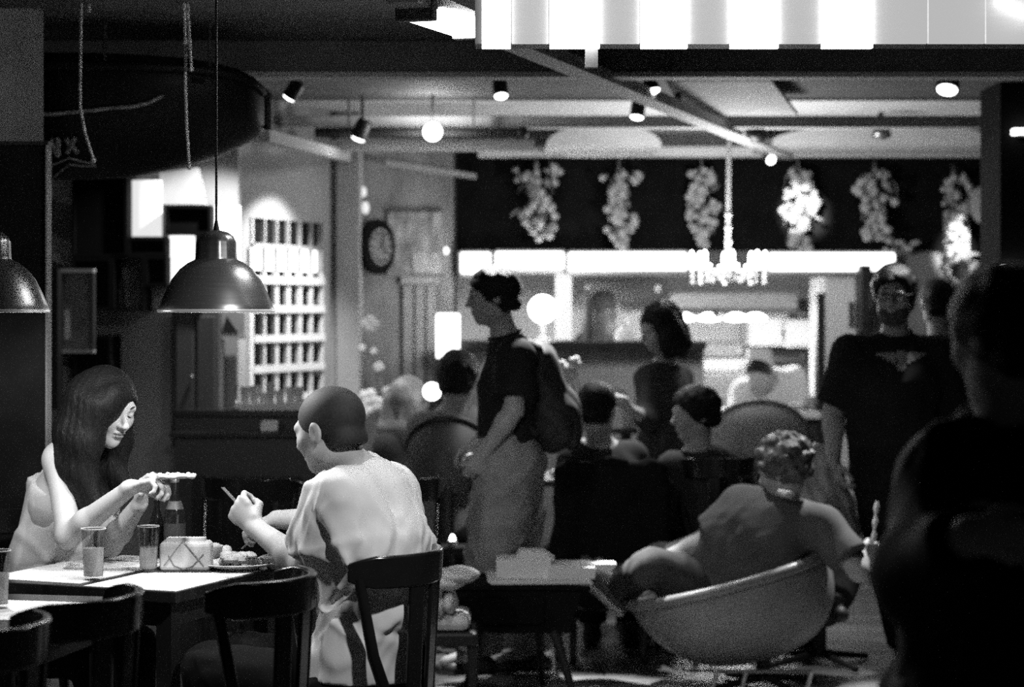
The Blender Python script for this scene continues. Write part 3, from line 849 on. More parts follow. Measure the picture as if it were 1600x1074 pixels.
# low right counter with white top, white dishes
ct = thing('kitchen_counter', 'white topped kitchen counter where the cook works', 'counter', (X(1190, 12.0), 12.1, 0))
b = MB(); pbox(b, 1075, 1284, 644, 655, 11.95, 12.5); b.build('worktop', M_white, ct, bevel=0.005)
MB().bb(X(1080, 12), X(1280, 12), 12.0, 12.45, 0, Z(655, 12) - .005).build('front', M_darkobj, ct)
def stack(px, py, d, r, n, label):
    c = P(px, py, d); t = thing('plate_stack', label, 'plates', c, 'plate stacks')
    for k in range(n): MB().lathe(c + Vector((0, 0, .016 * k)), [(r * .5, 0), (r, .014), (r, .018), (r * .5, .006)], 18).build('plate', M_white, t, smooth=True)
stack(1108, 644, 12.15, .07, 4, 'white plates stacked at the left end of the white kitchen counter')
stack(1240, 645, 12.15, .08, 3, 'white plates stacked beside the cook on the white counter')
stack(1266, 645, 12.2, .05, 6, 'tall stack of small white plates next to the black kitchen frame')
# back shelves, hoods and appliances
hood = thing('extractor_hood', 'long bright steel extractor hood at the back of the kitchen', 'hood', P(1150, 488, 13.0))
b = MB(); pbox(b, 1045, 1248, 455, 486, 12.9, 13.9); b.build('hood_body', mat('hood_steel', 0.75, 0.4, metal=0.2), hood, bevel=0.02)
b = MB(); pbox(b, 1040, 1252, 486, 490, 12.88, 13.9); b.build('hood_edge', M_greyobj, hood)
for px in (1068, 1108, 1150, 1180):
    c = P(px, 497, 12.95); MB().lathe(c, [(.02, .03), (.07, .005), (.07, -.012), (.02, -.02)], 16).build('heat_lamp', mat('heat_lamp_glow', .9, .5, emit=170, lamp=True), hood, smooth=True)
MB().ball(P(1119, 492, 12.9), .03).build('knob', M_darkobj, hood, smooth=True)
def kbox(name, label, cat, px0, px1, py0, py1, d0, d1, m, m2=None):
    c = Vector((X((px0 + px1) / 2, d0), (d0 + d1) / 2, Z(py1, d0)))
    t = thing(name, label, cat, c)
    b = MB(); pbox(b, px0, px1, py0, py1, d0 + .02, d1); b.build('body', m, t, bevel=0.008)
    b = MB(); h = (py1 - py0) * .12; w = (px1 - px0) * .06
    pbox(b, px0 + w, px1 - w, py0 + h, py1 - h, d0, d0 + .025); b.build('door', m2 or m, t, bevel=0.006)
    b = MB(); b.bb(X(px1 - 2.4 * w, d0), X(px1 - 1.6 * w, d0), d0 - .02, d0, Z(py1 - 3 * h, d0), Z(py0 + 3 * h, d0)); b.build('handle', M_steel, t)
    return t
kbox('oven', 'dark wall oven under the bright extractor hood', 'oven', 1088, 1163, 536, 562, 13.4, 13.9, M_darkobj)
kbox('steel_shelf', 'grey steel shelf below the dark wall oven', 'shelf', 1092, 1165, 562, 582, 13.38, 13.9, M_greyobj)
kbox('stove', 'dark stove standing left of the cook', 'stove', 1090, 1168, 583, 860, 13.2, 13.9, M_darkobj)
kbox('grill_hood', 'pale grey hood panel behind the cook', 'hood', 1174, 1226, 498, 541, 13.3, 13.9, mat('panel_lightgrey', .6, .6))
kbox('white_cabinet', 'white wall cabinet right of the pale grey hood panel', 'cabinet', 1226, 1274, 500, 543, 13.3, 13.9, M_white)
kbox('microwave', 'dark grey microwave above the white wall cabinet', 'microwave', 1250, 1275, 468, 498, 13.3, 13.9, M_darkobj)
kbox('dark_cabinet', 'low dark cabinet behind the shoulders of the cook', 'cabinet', 1192, 1262, 543, 568, 13.5, 14.42, M_darkobj)
kbox('spice_cupboard', 'pale cupboard behind the grey figure at the bar', 'cupboard', 905, 1044, 434, 468, 13.3, 13.9, mat('panel_mid', .5, .6))
kbox('wall_cupboard', 'black wall box behind the head of the man in glasses', 'box', 1344, 1362, 414, 520, 11.8, 12.0, M_black)
# bottles and cap-shaped things on the pass
def bottle(px, py, d, h, r, m, label, name='bottle', grp=None):
    c = P(px, py, d); t = thing(name, label, 'bottle', c, grp)
    MB().lathe(c, [(r * .9, 0), (r, .01), (r, h * .55), (r * .8, h * .63), (r * .38, h * .78), (r * .34, h * .95)], 18).build('glass_body', m, t, smooth=True)
    MB().lathe(c + Vector((0, 0, h * .94)), [(r * .42, 0), (r * .42, h * .05), (r * .38, h * .06)], 14).build('cap', M_steel, t, smooth=True)
    return t
bottle(918, 533, 11.8, .32, .036, M_darkobj, 'tall black bottle standing on the bar beside the white post')
bottle(948, 533, 11.85, .18, .03, mat('bottle_grey', .3, .3), 'short grey bottle on the bar beside the cook in grey')
bottle(982, 533, 11.8, .16, .04, M_white, 'short white bottle on the bar next to the standing woman')
bottle(972, 533, 11.75, .10, .045, M_white, 'squat white jar on the bar next to the standing woman', 'jar')
# globe lamp at the bar
gl = thing('globe_lamp', 'big white glowing globe lamp on the bar behind the man with the backpack', 'lamp', P(850, 533, 11.7))
MB().ball(P(848, 483, 11.7), .078, 20, 12).build('globe', mat('globe_glow', .9, .5, emit=34, lamp=True), gl, smooth=True)
MB().lathe(P(848, 533, 11.7), [(.05, 0), (.05, .012), (.016, .02), (.014, .11)], 16).build('foot', M_white, gl, smooth=True)
# chandelier
ch = thing('chandelier', 'white beaded chandelier hanging on a long white rod before the hatch', 'chandelier', P(1140, 250, 10.6))
M_cry = mat('crystal_white', .9, .25, spec=.8)
M_cand = mat('chandelier_candle_glow', .9, .4, emit=8.0)
MB().tube([P(1139, 240, 10.6), P(1137, 400, 10.6)], .012, 8).build('rod', M_white, ch)
q = P(1139, 242, 10.6); MB().tube([q, Vector((q.x, q.y, 2.6))], .01, 6).build('ceiling_stem', M_white, ch)
for py in (335, 356, 378): MB().ball(P(1138, py, 10.6), .018).build('bead', M_cry, ch, smooth=True)
for k in range(8):
    a = k * math.pi / 4; c = P(1138, 412, 10.6)
    e = c + Vector((math.cos(a) * .19, math.sin(a) * .19, -.02))
    MB().tube([c, c + Vector((math.cos(a) * .08, math.sin(a) * .08, -.05)), e], .009, 6).build('arm', M_white, ch, smooth=True)
    MB().lathe(e, [(.03, 0), (.036, .012), (.012, .02), (.012, .07), (.004, .085)], 10).build('candle', M_cand, ch, smooth=True)
    for j in range(3): MB().ball(e + Vector((0, 0, -.02 - .03 * j)), (.013, .013, .016), 8, 6).build('drop', M_cry, ch, smooth=True)
light('chandelier_light', 'POINT', P(1138, 412, 10.6) + Vector((0, 0, .06)), 34, size=.15)
for k in range(14):
    a = k * math.pi / 7; c = P(1138, 432, 10.6)
    MB().ball(c + Vector((math.cos(a) * .12, math.sin(a) * .12, -.01 * (k % 3))), (.014, .014, .018), 8, 6).build('drop', M_cry, ch, smooth=True)

# six garlic braids on the black board
M_gar = mat('garlic_skin', .42, .7, var=.3, scale=25)
M_gars = mat('garlic_stem', .20, .8, var=.3, scale=20)
def bulb_mesh():
    b = MB(); b.lathe((0, 0, 0), [(.004, -.034), (.018, -.032), (.031, -.018), (.034, -.004), (.028, .012), (.014, .026), (.006, .040), (.004, .055)], 10)
    me = bpy.data.meshes.new('bulb'); me.from_pydata(b.v, [], b.f)
    for p in me.polygons: p.use_smooth = True
    me.materials.append(M_gar); return me
BULB = bulb_mesh()
def leaf_mesh():
    me = bpy.data.meshes.new('leaf'); vs = []; fs = []
    n = 6
    for k in range(n + 1):
        t = k / n; w = .014 * math.sin(math.pi * min(1, t * .9 + .12)); z = -.10 * t; y = -.03 * math.sin(t * 2.4)
        for s, o in ((-1, 0), (0, -.004), (1, 0)): vs.append((s * w, y + o, z))
    for k in range(n):
        for j in (0, 1): a = k * 3 + j; fs.append((a, a + 1, a + 4, a + 3))
    m = len(vs); vs += [(x, y + .003, z) for x, y, z in vs]; fs += [tuple(i + m for i in f[::-1]) for f in fs]
    me.from_pydata(vs, [], fs); me.materials.append(M_gars); return me
LEAF = leaf_mesh()
def braid(px, py0, py1, wpx, label, seed, sway=0):
    d = 11.86; top = P(px, py0, d); L = Z(py0, d) - Z(py1, d); w = wpx * d / FPX
    t = thing('garlic_braid', label, 'garlic braid', top, 'garlic braids on the black board'); r = random.Random(seed)
    MB().tube([top + Vector((sway * k / 8 * .03, .06, .03 - (L + .03) * k / 8)) for k in range(9)], [.012 + .004 * (k % 2) for k in range(9)], 8).build('plait', M_gars, t, smooth=True)
    MB().tube([top + Vector((0, .06, .02)), top + Vector((0, .10, .07))], .006, 6).build('hook', M_steel, t)
    n = 60
    for k in range(n):
        u = (k + r.random()) / n; ww = w * 1.05 * (1.0 - .45 * u) * (.7 + .3 * math.sin(u * 9 + seed))
        sx = r.uniform(-1, 1)
        o = bpy.data.objects.new('bulb', BULB); COL.objects.link(o); o.parent = t
        s = r.uniform(.5, .85)
        o.location = (sx * ww + sway * u * .03, r.uniform(-.03, .04), -u * L)
        o.scale = (s, s, s); o.rotation_euler = (r.uniform(.4, 1.4), r.uniform(-.6, .6), -sx * 1.2 + r.uniform(-.5, .5))
    for k in range(14):
        u = r.random() * .8; sx = r.choice((-1, 1)) * r.uniform(.2, .85)
        o = bpy.data.objects.new('leaf', LEAF); COL.objects.link(o); o.parent = t
        o.location = (sx * w * (1 - .4 * u), r.uniform(-.03, .03), -u * L); s = r.uniform(.45, .8); o.scale = (s, s, s)
        o.rotation_euler = (r.uniform(-.5, .5), sx * -.7 + r.uniform(-.5, .5), r.uniform(0, 6))
braid(838, 262, 372, 40, 'wide garlic braid on the black board nearest the dark left post', 1, 1)
braid(968, 270, 386, 32, 'slim garlic braid hanging above the long light box, left of the rod', 2)
braid(1098, 266, 384, 38, 'garlic braid partly behind the white chandelier rod', 3)
braid(1250, 268, 390, 34, 'brightly spotlit white garlic braid on the black board', 4)
braid(1370, 270, 376, 40, 'dim bushy garlic braid above the man in glasses', 5)
braid(1494, 276, 412, 26, 'long garlic braid with brightly lit lower bulbs by the right pillar', 6, .6)
kp = thing('wall_lantern', 'grey round lantern on the back wall beside the right pillar', 'lantern', P(1540, 350, 11.8))
MB().ball(P(1542, 320, 11.8), (.10, .09, .12), 16, 10).build('shade', mat('lantern_grey', .3, .8), kp, smooth=True)
MB().tube([P(1542, 345, 11.8), P(1542, 380, 11.8)], .02, 8).build('tassel', M_gars, kp)
MB().tube([P(1542, 290, 11.8), P(1542, 252, 11.95)], .006, 6).build('cord', M_black, kp)
fw = thing('flower_bunch', 'pale flower bunch standing on the light box above the man in glasses', 'flowers', P(1408, 395, 11.9))
for k in range(9):
    r = random.Random(k); e = P(1385 + k * 6, 375 + r.uniform(0, 18), 11.88)
    st = MB().tube([P(1408, 398, 11.9), e], .004, 5).build('stem', M_gars, fw)
    MB().ball(e, (.02, .02, .016), 8, 6).build('blossom', M_gar, fw, smooth=True)
# pilaster strips on the wall right of the hatch
pl = thing('wall_lattice', 'narrow grey wooden lattice on the wall behind the men at the right', 'lattice', P(1480, 520, 11.95))
for px in (1477, 1510, 1545): MB().bb(X(px, 11.95), X(px + 5, 11.95), 11.95, 12.0, Z(560, 11.95), Z(330, 11.95)).build('slat', M_wall, pl)
for py in (395, 470, 540): MB().bb(X(1477, 11.95), X(1550, 11.95), 11.96, 12.0, Z(py + 4, 11.95), Z(py, 11.95)).build('slat', M_wall, pl)
sl = thing('wall_light', 'bright white wall light on the right above the foreground figure', 'light', P(1590, 440, 9.3))
MB().bar(P(1562, 424, 9.35), P(1625, 446, 9.35), .05, .06, (0, 0, 1)).build('tube', mat('wall_light_glow', .9, .5, emit=3), sl, bevel=.01)
MB().bar(P(1570, 440, 9.38), P(1620, 458, 9.38), .03, .04, (0, 0, 1)).build('bracket', M_black, sl)
s2 = thing('wall_light', 'short bright light strip high on the right pillar', 'light', P(1592, 206, 9.35))
MB().bb(X(1584, 9.35), X(1625, 9.35), 9.34, 9.4, Z(210, 9.35), Z(201, 9.35)).build('tube', mat('strip_glow', .9, .5, emit=3), s2)
MB().bb(X(1590, 9.38), X(1620, 9.38), 9.37, 9.41, Z(214, 9.38), Z(210, 9.38)).build('bracket', M_black, s2)

# ------------------------------------------------------------------ left wall: cube shelves with lamps, pictures
def cube(px0, px1, py0, py1, label, d=9.35, open_=False):
    t = thing('cube_shelf', label, 'shelf', (X((px0 + px1) / 2, d), d + .1, Z(py1, d)), 'black cube shelves on the left wall')
    x0, x1, z0, z1 = X(px0, d), X(px1, d), Z(py1, d), Z(py0, d); w = .014
    MB().bb(x0, x1, d + .20, d + .25, z0, z1).build('back_panel', M_blackm if not open_ else mat('shelf_back', .4, .8), t)
    if not open_: MB().bb(x0 + w, x1 - w, d + .02, d + .035, z0 + w, z1 - w).build('door', M_blackm, t)
    for a in ((x0, x1, z1 - w, z1), (x0, x1, z0, z0 + w)): MB().bb(a[0], a[1], d, d + .2, a[2], a[3]).build('board', M_blackm, t)
    for a in ((x0, x0 + w), (x1 - w, x1)): MB().bb(a[0], a[1], d, d + .2, z0 + w, z1 - w).build('side_board', M_blackm, t)
    return t
cube(112, 199, 276, 402, 'large black cube shelf below the hanging boat')
cube(258, 330, 321, 366, 'small black cube shelf above the pendant lamp')
cube(199, 260, 371, 399, 'flat black cube shelf between two glowing wall lamps')
cube(112, 174, 403, 484, 'black cube shelf left of the niche with the figurine')
cube(226, 261, 400, 447, 'narrow black cube shelf right of the niche with the figurine')
cube(305, 332, 367, 447, 'slim black cube shelf behind the neck of the pendant lamp')
cube(174, 226, 399, 486, 'open pale niche holding a small dark figurine', open_=True)
cube(112, 173, 525, 700, 'tall black cube shelf behind the long haired woman')
fg = thing('figurine', 'small dark figurine standing in the pale open niche', 'figurine', P(188, 480, 9.42))
q = P(188, 481, 9.42)
FB = Blob(); FB.rc(q + Vector((0, 0, .01)), q + Vector((0, 0, .07)), .022, .018); FB.rc(q + Vector((0, 0, .07)), q + Vector((.005, 0, .10)), .02, .012); FB.ell(q + Vector((.004, 0, .118)), (.016, .016, .02))
FB.mesh('statue', mat('figurine_dark', .03, .5), fg, .006)
MB().lathe(q, [(.028, -.004), (.028, .008), (.02, .01)], 14).build('plinth', M_black, fg)
def wlamp(px0, px1, py0, py1, label, m, d=9.42):
    t = thing('wall_lamp', label, 'lamp', (X((px0 + px1) / 2, d), d, Z(py1, d)), 'paper wall lamps')
    c = (X((px0 + px1) / 2, d), d + .06); r = (X(px1, d) - X(px0, d)) / 2
    b = MB(); vs = 10; pts = []
    for k in range(vs + 1):
        a = math.pi * k / vs; pts.append((c[0] - math.cos(a) * r, c[1] - math.sin(a) * r * .6))
    b.prism(pts, 'z', Z(py1, d), Z(py0, d)); b.build('shade', m, t, smooth=True)
    MB().bb(c[0] - r * .6, c[0] + r * .6, d + .05, d + .18, Z(py1, d) + .01, Z(py1, d) + .03).build('bracket', M_black, t)
wlamp(201, 250, 281, 369, 'tall paper wall lamp with soft shading under the boat', M_lamp_dim)
wlamp(261, 305, 368, 446, 'paper wall lamp left of the pendant shade', M_lamp_niche)
wlamp(330, 373, 321, 412, 'bright paper wall lamp behind the pendant cord', mat('paper_lamp_bright', .9, .7, emit=2.2, lamp=True))
def wpanel(px0, px1, ya0, ya1, yb0, yb1, label, m, d=9.5):
    b = MB(); b.prism([(X(px0, d), Z(ya1, d)), (X(px1, d), Z(yb1, d)), (X(px1, d), Z(yb0, d)), (X(px0, d), Z(ya0, d))], 'y', d, d + .08)
    return b.build('wall_panel', m, None, label=label, cat='wall panel', group='slanted panels beside the pillar')
wpanel(70, 112, 276, 309, 276, 323, 'white slanted wall panel touching the underside of the boat', mat('panel_white1', .8, .8))
wpanel(70, 112, 311, 356, 325, 376, 'grey slanted wall panel between two white ones', M_wall)
wpanel(70, 112, 358, 402, 378, 421, 'white slanted wall panel below the grey one', mat('panel_white1', .8, .8))
wpanel(70, 112, 556, 604, 578, 622, 'pale slanted wall panel behind the hair of the seated woman', mat('panel_pale2', .5, .8))
sw = MB(); sw.prism([(X(250, 9.55), Z(270, 9.55)), (X(310, 9.55), Z(262, 9.55)), (X(322, 9.55), Z(320, 9.55)), (X(250, 9.55), Z(320, 9.55))], 'y', 9.53, 9.59)
sw.build('wall_panel', mat('panel_pale3', .62, .85), None, label='pale wall panel right of the tall paper lamp', cat='wall panel')
pf = thing('picture_frame', 'grey picture in a wooden frame beside the dark pillar board', 'picture', P(120, 550, 9.3))
b = MB(); pbox(b, 98, 144, 424, 548, 9.31, 9.34); b.build('picture_sheet', mat('picture_grey', .22, .8, var=.3, scale=12), pf)
for a in ((95, 100, 420, 552), (141, 146, 420, 552)):
    b = MB(); pbox(b, *a, 9.29, 9.34); b.build('frame_side', M_wood2, pf)
for a in ((95, 146, 420, 426), (95, 146, 547, 552)):
    b = MB(); pbox(b, *a, 9.285, 9.34); b.build('frame_rail', M_wall, pf)
b = MB(); pbox(b, 99, 110, 484, 530, 9.305, 9.32); b.build('white_mat', mat('white_mat', .85, .8), pf)
pb2 = thing('wall_post', 'tall dark post with a bright edge left of the framed picture', 'post', P(86, 560, 9.2))
b = MB(); pbox(b, 80, 90, 420, 640, 9.2, 9.3); b.build('post_core', M_black, pb2)
b = MB(); pbox(b, 76, 80, 470, 545, 9.2, 9.3); b.build('bright_edge', M_white, pb2)
# column pipe and grey cabinet under the shelves
b = MB(); pbox(b, 268, 342, 486, 700, 9.4, 9.6); 
cb = thing('tall_cabinet', 'tall dark grey cabinet on the left wall under the pendant lamp', 'cabinet', P(305, 700, 9.4))
b.build('body', mat('cabinet_grey', .07, .7), cb, bevel=.01)
b = MB(); pbox(b, 274, 303, 494, 690, 9.385, 9.4); b.build('door', mat('cabinet_grey', .07, .7), cb, bevel=.006)
b = MB(); pbox(b, 307, 336, 494, 690, 9.385, 9.4); b.build('door', mat('cabinet_grey', .07, .7), cb, bevel=.006)
MB().ball(P(300, 590, 9.37), .012).build('knob', M_steel, cb, smooth=True)
pz = thing('small_picture', 'small picture with a dark triangle above the console', 'picture', P(362, 525, 9.5))
b = MB(); pbox(b, 342, 382, 488, 528, 9.5, 9.53); b.build('sheet', mat('sheet_grey', .3, .8), pz)
b = MB(); b.prism([(X(346, 9.49), Z(520, 9.49)), (X(372, 9.49), Z(520, 9.49)), (X(354, 9.49), Z(494, 9.49))], 'y', 9.49, 9.5); b.build('triangle', M_black, pz)
b = MB(); pbox(b, 340, 384, 525, 530, 9.48, 9.53); b.build('frame_rail', M_wall, pz)

# clock, picture, carved door on the painted wall
ck = thing('wall_clock', 'dark round wall clock with a pale face on the painted wall', 'clock', P(586, 425, 11.1))
c = P(586, 386, 11.08)
nw = Vector((1.0, -.62, 0)).normalized()
Rc = nw.to_track_quat('Z', 'Y').to_matrix()
def disc(c, r, th, m, name, parent, n=28):
    b = MB(); vs = []
    b.lathe((0, 0, 0), [(r, 0), (r, th)], n); b.v = [tuple(Vector(c) + Rc @ Vector(v)) for v in b.v]; return b.build(name, m, parent, smooth=True)
disc(c, .150, .03, M_blackm, 'rim', ck); disc(c + nw * .02, .10, .02, mat('clock_face', .25, .7, var=.5, scale=30), 'face', ck)
for k in range(12):
    a = k * math.pi / 6; e = c + nw * .045 + Rc @ Vector((math.cos(a) * .08, math.sin(a) * .08, 0))
    MB().ball(e, .008, 6, 4).build('hour_mark', M_black, ck)
MB().bar(c + nw * .046, c + nw * .046 + Vector((0.01, 0.01, .07)), .008, .006).build('hand', M_black, ck)
MB().bar(c + nw * .046, c + nw * .046 + Vector((.03, .02, -.03)), .008, .006).build('hand', M_black, ck)
def wq(px, py, off=0):       # point on the painted wall
    t = (px - 556) / (712 - 556.0); d = 11.0 * 12.0 / (12.0 + (11.0 - 12.0) * t)
    return P(px, py, d - off)
def wsheet(px0, px1, py0, py1, off, m, name, parent):
    a, c_, e, f = wq(px0, py1, off), wq(px1, py1, off), wq(px1, py0, off), wq(px0, py0, off)
    dd = Vector((-.62, .78, 0)).normalized() * .02
    dd = Vector((0, .02, 0))
    b = MB(); b.add([a, c_, e, f, a + dd, c_ + dd, e + dd, f + dd], [(0, 1, 2, 3), (7, 6, 5, 4), (0, 4, 5, 1), (1, 5, 6, 2), (2, 6, 7, 3), (3, 7, 4, 0)])
    return b.build(name, m, parent)
pt = thing('wall_painting', 'faded painting of pale blurred shapes beside the wall clock', 'painting', wq(640, 428))
wsheet(606, 690, 330, 428, .03, mat('painting', .28, .85, var=.6, scale=9), 'canvas', pt)
wsheet(604, 692, 327, 331, .05, M_wood2, 'frame_rail', pt); wsheet(604, 692, 427, 431, .05, M_wood2, 'frame_rail', pt)
wsheet(645, 686, 395, 430, .045, mat('painting_pale', .42, .85, var=.3, scale=12), 'pale_patch', pt)
ws = thing('wall_sconce', 'pair of small pale lights on the painted wall above the clock', 'light', wq(570, 320))
MB().ball(wq(567, 300, .05), (.02, .02, .03)).build('shade', mat('sconce_pale', .7, .6, emit=.5), ws, smooth=True)
MB().ball(wq(571, 325, .05), (.02, .02, .035)).build('shade', MATS['sconce_pale'], ws, smooth=True)
MB().tube([wq(569, 295, .01), wq(570, 330, .01)], .01, 6).build('back_bar', M_black, ws)
dr = struct('door_1', MB().add([], []).bar(wq(629, 700, .02), wq(683, 700, .02), .03, .02), M_wall)
for a, c_ in ((630, 645), (649, 663), (667, 682)):
    wsheet(a, c_, 446, 640, .035, mat('door_grey', .27, .7, var=.2, stretch=(8, 8, 1)), 'panel', dr)
wsheet(626, 686, 432, 444, .045, M_wall, 'lintel', dr)
wsheet(628, 684, 446, 640, .02, M_walld, 'leaf', dr)
# post with a small light beside the hatch
pk = thing('post_light', 'small round light on top of the dark post by the hatch', 'light', P(694, 393, 11.9))
MB().ball(P(695, 392, 11.9), .022).build('bulb', mat('post_bulb', .9, .5, emit=2), pk, smooth=True)
MB().tube([P(695, 396, 11.9), P(695, 412, 11.96)], .012, 8).build('socket', M_black, pk)

# ------------------------------------------------------------------ console with drinks under the window
cd = 9.15
co = thing('console', 'long dark stepped console with drinks under the lattice window', 'console', (X(380, cd), cd + .2, 0))
MB().bb(X(272, cd), X(486, cd), cd, cd + .3, Z(652, cd), Z(642, cd)).build('top_board', M_wood, co, bevel=.004)
MB().bb(X(272, cd), X(486, cd), cd + .02, cd + .3, 0, Z(652, cd)).build('back_case', M_black, co)
MB().bb(X(266, cd - .2), X(486, cd - .2), cd - .22, cd + .02, Z(684, cd - .2), Z(676, cd - .2)).build('ledge', M_wood, co, bevel=.004)
MB().bb(X(272, cd - .2), X(486, cd - .2), cd - .18, cd + .02, 0, Z(684, cd - .2)).build('front', M_black, co)
for px in (300, 345, 390, 435): MB().bb(X(px, cd - .2), X(px + 36, cd - .2), cd - .195, cd - .18, .2, .82).build('door', M_wood, co, bevel=.004)
tz = Z(642, cd)
ty = thing('tray', 'long white lit tray on the console under the window', 'tray', (X(420, cd + .1), cd + .1, tz))
MB().bb(X(370, cd), X(478, cd), cd + .05, cd + .2, tz, tz + .012).build('tray_floor', M_white, ty)
for a in (cd + .05, cd + .2): MB().bb(X(370, cd), X(478, cd), a - .005, a + .005, tz, tz + .028).build('rim', M_white, ty)
for px in (372, 476): MB().bb(X(px, cd) - .006, X(px, cd) + .006, cd + .05, cd + .2, tz, tz + .028).build('rim', M_white, ty)
r = random.Random(3)
names = ['first', 'second', 'third', 'fourth', 'fifth', 'sixth', 'seventh']
for k, px in enumerate((384, 398, 411, 424, 438, 452, 466)):
    c = Vector((X(px, cd + .12), cd + .12 + r.uniform(-.04, .04), tz + .012)); h = r.uniform(.06, .12)
    t = thing('drinking_glass', f'small pale glass on the lit tray, {names[k]} from the wall cabinet', 'glass', c, 'glasses on the tray')
    MB().lathe(c, [(.016, 0), (.022, h), (.019, h), (.014, .006)], 12, close=False).build('glass_body', mat('pale_glass', .7, .2), t, smooth=True)
    MB().lathe(c, [(.013, .004), (.016, h * .6)], 12).build('drink', M_white, t, smooth=True)
cdl = thing('candle', 'small white candle at the end of the console top', 'candle', (X(367, cd), cd + .06, tz))
MB().lathe((X(367, cd), cd + .06, tz), [(.012, 0), (.012, .035), (.003, .04)], 10).build('wax', M_white, cdl, smooth=True)
MB().lathe((X(367, cd), cd + .06, tz), [(.02, 0), (.022, .008), (.012, .01)], 12).build('holder', M_steel, cdl, smooth=True)
nb_ = thing('napkin_pack', 'white napkin pack on the lower console ledge', 'napkins', (X(420, cd - .1), cd - .1, Z(676, cd - .2)))
MB().bb(X(408, cd - .12), X(433, cd - .12), cd - .15, cd - .07, Z(676, cd - .2), Z(676, cd - .2) + .045).build('wrapper', M_white, nb_, bevel=.006)
MB().bb(X(412, cd - .12), X(429, cd - .12), cd - .152, cd - .13, Z(676, cd - .2) + .02, Z(676, cd - .2) + .05).build('top_napkin', M_white, nb_)
# ------------------------------------------------------------------ hanging boat and ropes
M_boat = mat('boat_black', .006, .5, var=.3, spec=.2)
M_mark = mat('boat_paint_pale', .22, .7, var=.4, scale=40)
kx = [62, 118, 175, 243, 291, 330, 368, 392, 402]
ky = [277, 276, 273, 262, 251, 239, 222, 210, 202]
gy = [84, 84, 85, 88, 92, 98, 108, 122, 138]
hb_ = [.36, .38, .38, .36, .33, .29, .22, .15, .07]
BD = 7.75
def hull(i, v):      # v 0 gunwale near .. 0.5 keel .. 1 gunwale far
    a = math.pi * v
    zk, zg = Z(ky[i], BD - hb_[i] * .5), Z(gy[i], BD - hb_[i] * .9)
    y = BD - math.cos(a) * hb_[i]; z = zg - (zg - zk) * math.sin(a) ** .8
    return Vector((X(kx[i], BD - .25), y, z))
boat = thing('hanging_boat', 'black wooden boat hull hanging under the ceiling on ropes', 'boat', P(250, 276, BD))
b = MB(); nv = 16; vs = []; fs = []
for i in range(9):
    for k in range(nv + 1): vs.append(hull(i, k / nv))
for i in range(8):
    for k in range(nv): a = i * (nv + 1) + k; fs.append((a, a + 1, a + nv + 2, a + nv + 1))
fs.append(tuple(8 * (nv + 1) + k for k in range(nv + 1))); b.add(vs, fs); hl = b.build('hull', M_boat, boat, smooth=True)
so = hl.modifiers.new('plank', 'SOLIDIFY'); so.thickness = .02
for v in (.02, .98):
    MB().tube([hull(i, v) + Vector((0, -.004 if v < .5 else .004, 0)) for i in range(9)], .018, 8).build('gunwale', M_boat, boat, smooth=True)
MB().tube([hull(8, .5) + Vector((.006, 0, .0)), Vector((hull(8, 0).x + .006, BD, Z(146, BD)))], .016, 8).build('stem_post', M_boat, boat)
def onhull(px, py):
    for i in range(8):
        if kx[i] <= px <= kx[i + 1]: f = (px - kx[i]) / (kx[i + 1] - kx[i]); break
    best = min((abs((hull(i, v / 200).lerp(hull(i + 1, v / 200), f)).z - Z(py, BD - .3)), v) for v in range(0, 101))
    q = hull(i, best[1] / 200).lerp(hull(i + 1, best[1] / 200), f); return q + Vector((0, -.012, -.006))
MB().tube([onhull(*q) for q in ((66, 178), (95, 177), (125, 176), (160, 173), (190, 169), (215, 166), (240, 160), (262, 150))], .007, 8).build('rub_rail', mat('boat_rail', .30, .5, var=.5, scale=20), boat, smooth=True)
for s in ([(78, 228), (84, 215), (90, 240)], [(90, 240), (96, 214)], [(108, 214), (122, 234)], [(122, 214), (106, 234)]):
    MB().tube([onhull(*p) for p in s], .010, 6).build('painted_letter', M_mark, boat)
for s in ([(72, 254), (90, 248), (106, 242), (122, 247), (145, 252)], [(72, 268), (88, 260), (104, 252), (125, 254), (145, 254)]):
    MB().tube([onhull(*p) for p in s], .004, 6).build('painted_stripe', M_mark, boat)
for i in (2, 5):
    for v in (.02, .98): MB().tube([hull(i, v), hull(i, v) * 1.0 + Vector((0, 0, 2.62 - hull(i, v).z))], .006, 6).build('suspension_rope', mat('rope_dark', .04, .9), boat)
for px in (140, 330):
    MB().bb(X(px, BD) - .02, X(px, BD) + .02, BD - .32, BD + .32, Z(136, BD) - .02, Z(136, BD)).build('thwart', M_boat, boat)
def rope(pts, r, label, name='rope'):
    t = thing(name, label, 'rope', P(*pts[-1]), 'ropes before the boat')
    P3 = [P(*p) for p in pts]; P3[0].z = max(P3[0].z, 2.60)
    n = []
    for a, c in zip(P3[:-1], P3[1:]):
        for k in range(8): n.append(a.lerp(c, k / 8))
    n.append(P3[-1])
    MB().tube(n, [r * (1 + .16 * (k % 2)) for k in range(len(n))], 6).build('strand', M_rope, t)
    MB().ball(P3[-1], r * 1.8, 8, 6).build('knot', M_rope, t, smooth=True)
rope([(127, 0, 7.0), (125, 165, 7.0), (133, 208, 7.0), (146, 250, 7.0)], .0055, 'long rope with a bent end dangling before the painted letters of the boat')
rope([(139, -10, 7.0), (139, 16, 7.0)], .005, 'short rope stub beside the long bent rope')
rope([(287, 0, 7.0), (290, 66, 7.0)], .005, 'shorter rope of the close pair above the boat')
rope([(293, 0, 7.0), (299, 108, 7.0)], .005, 'longer rope of the close pair above the boat')
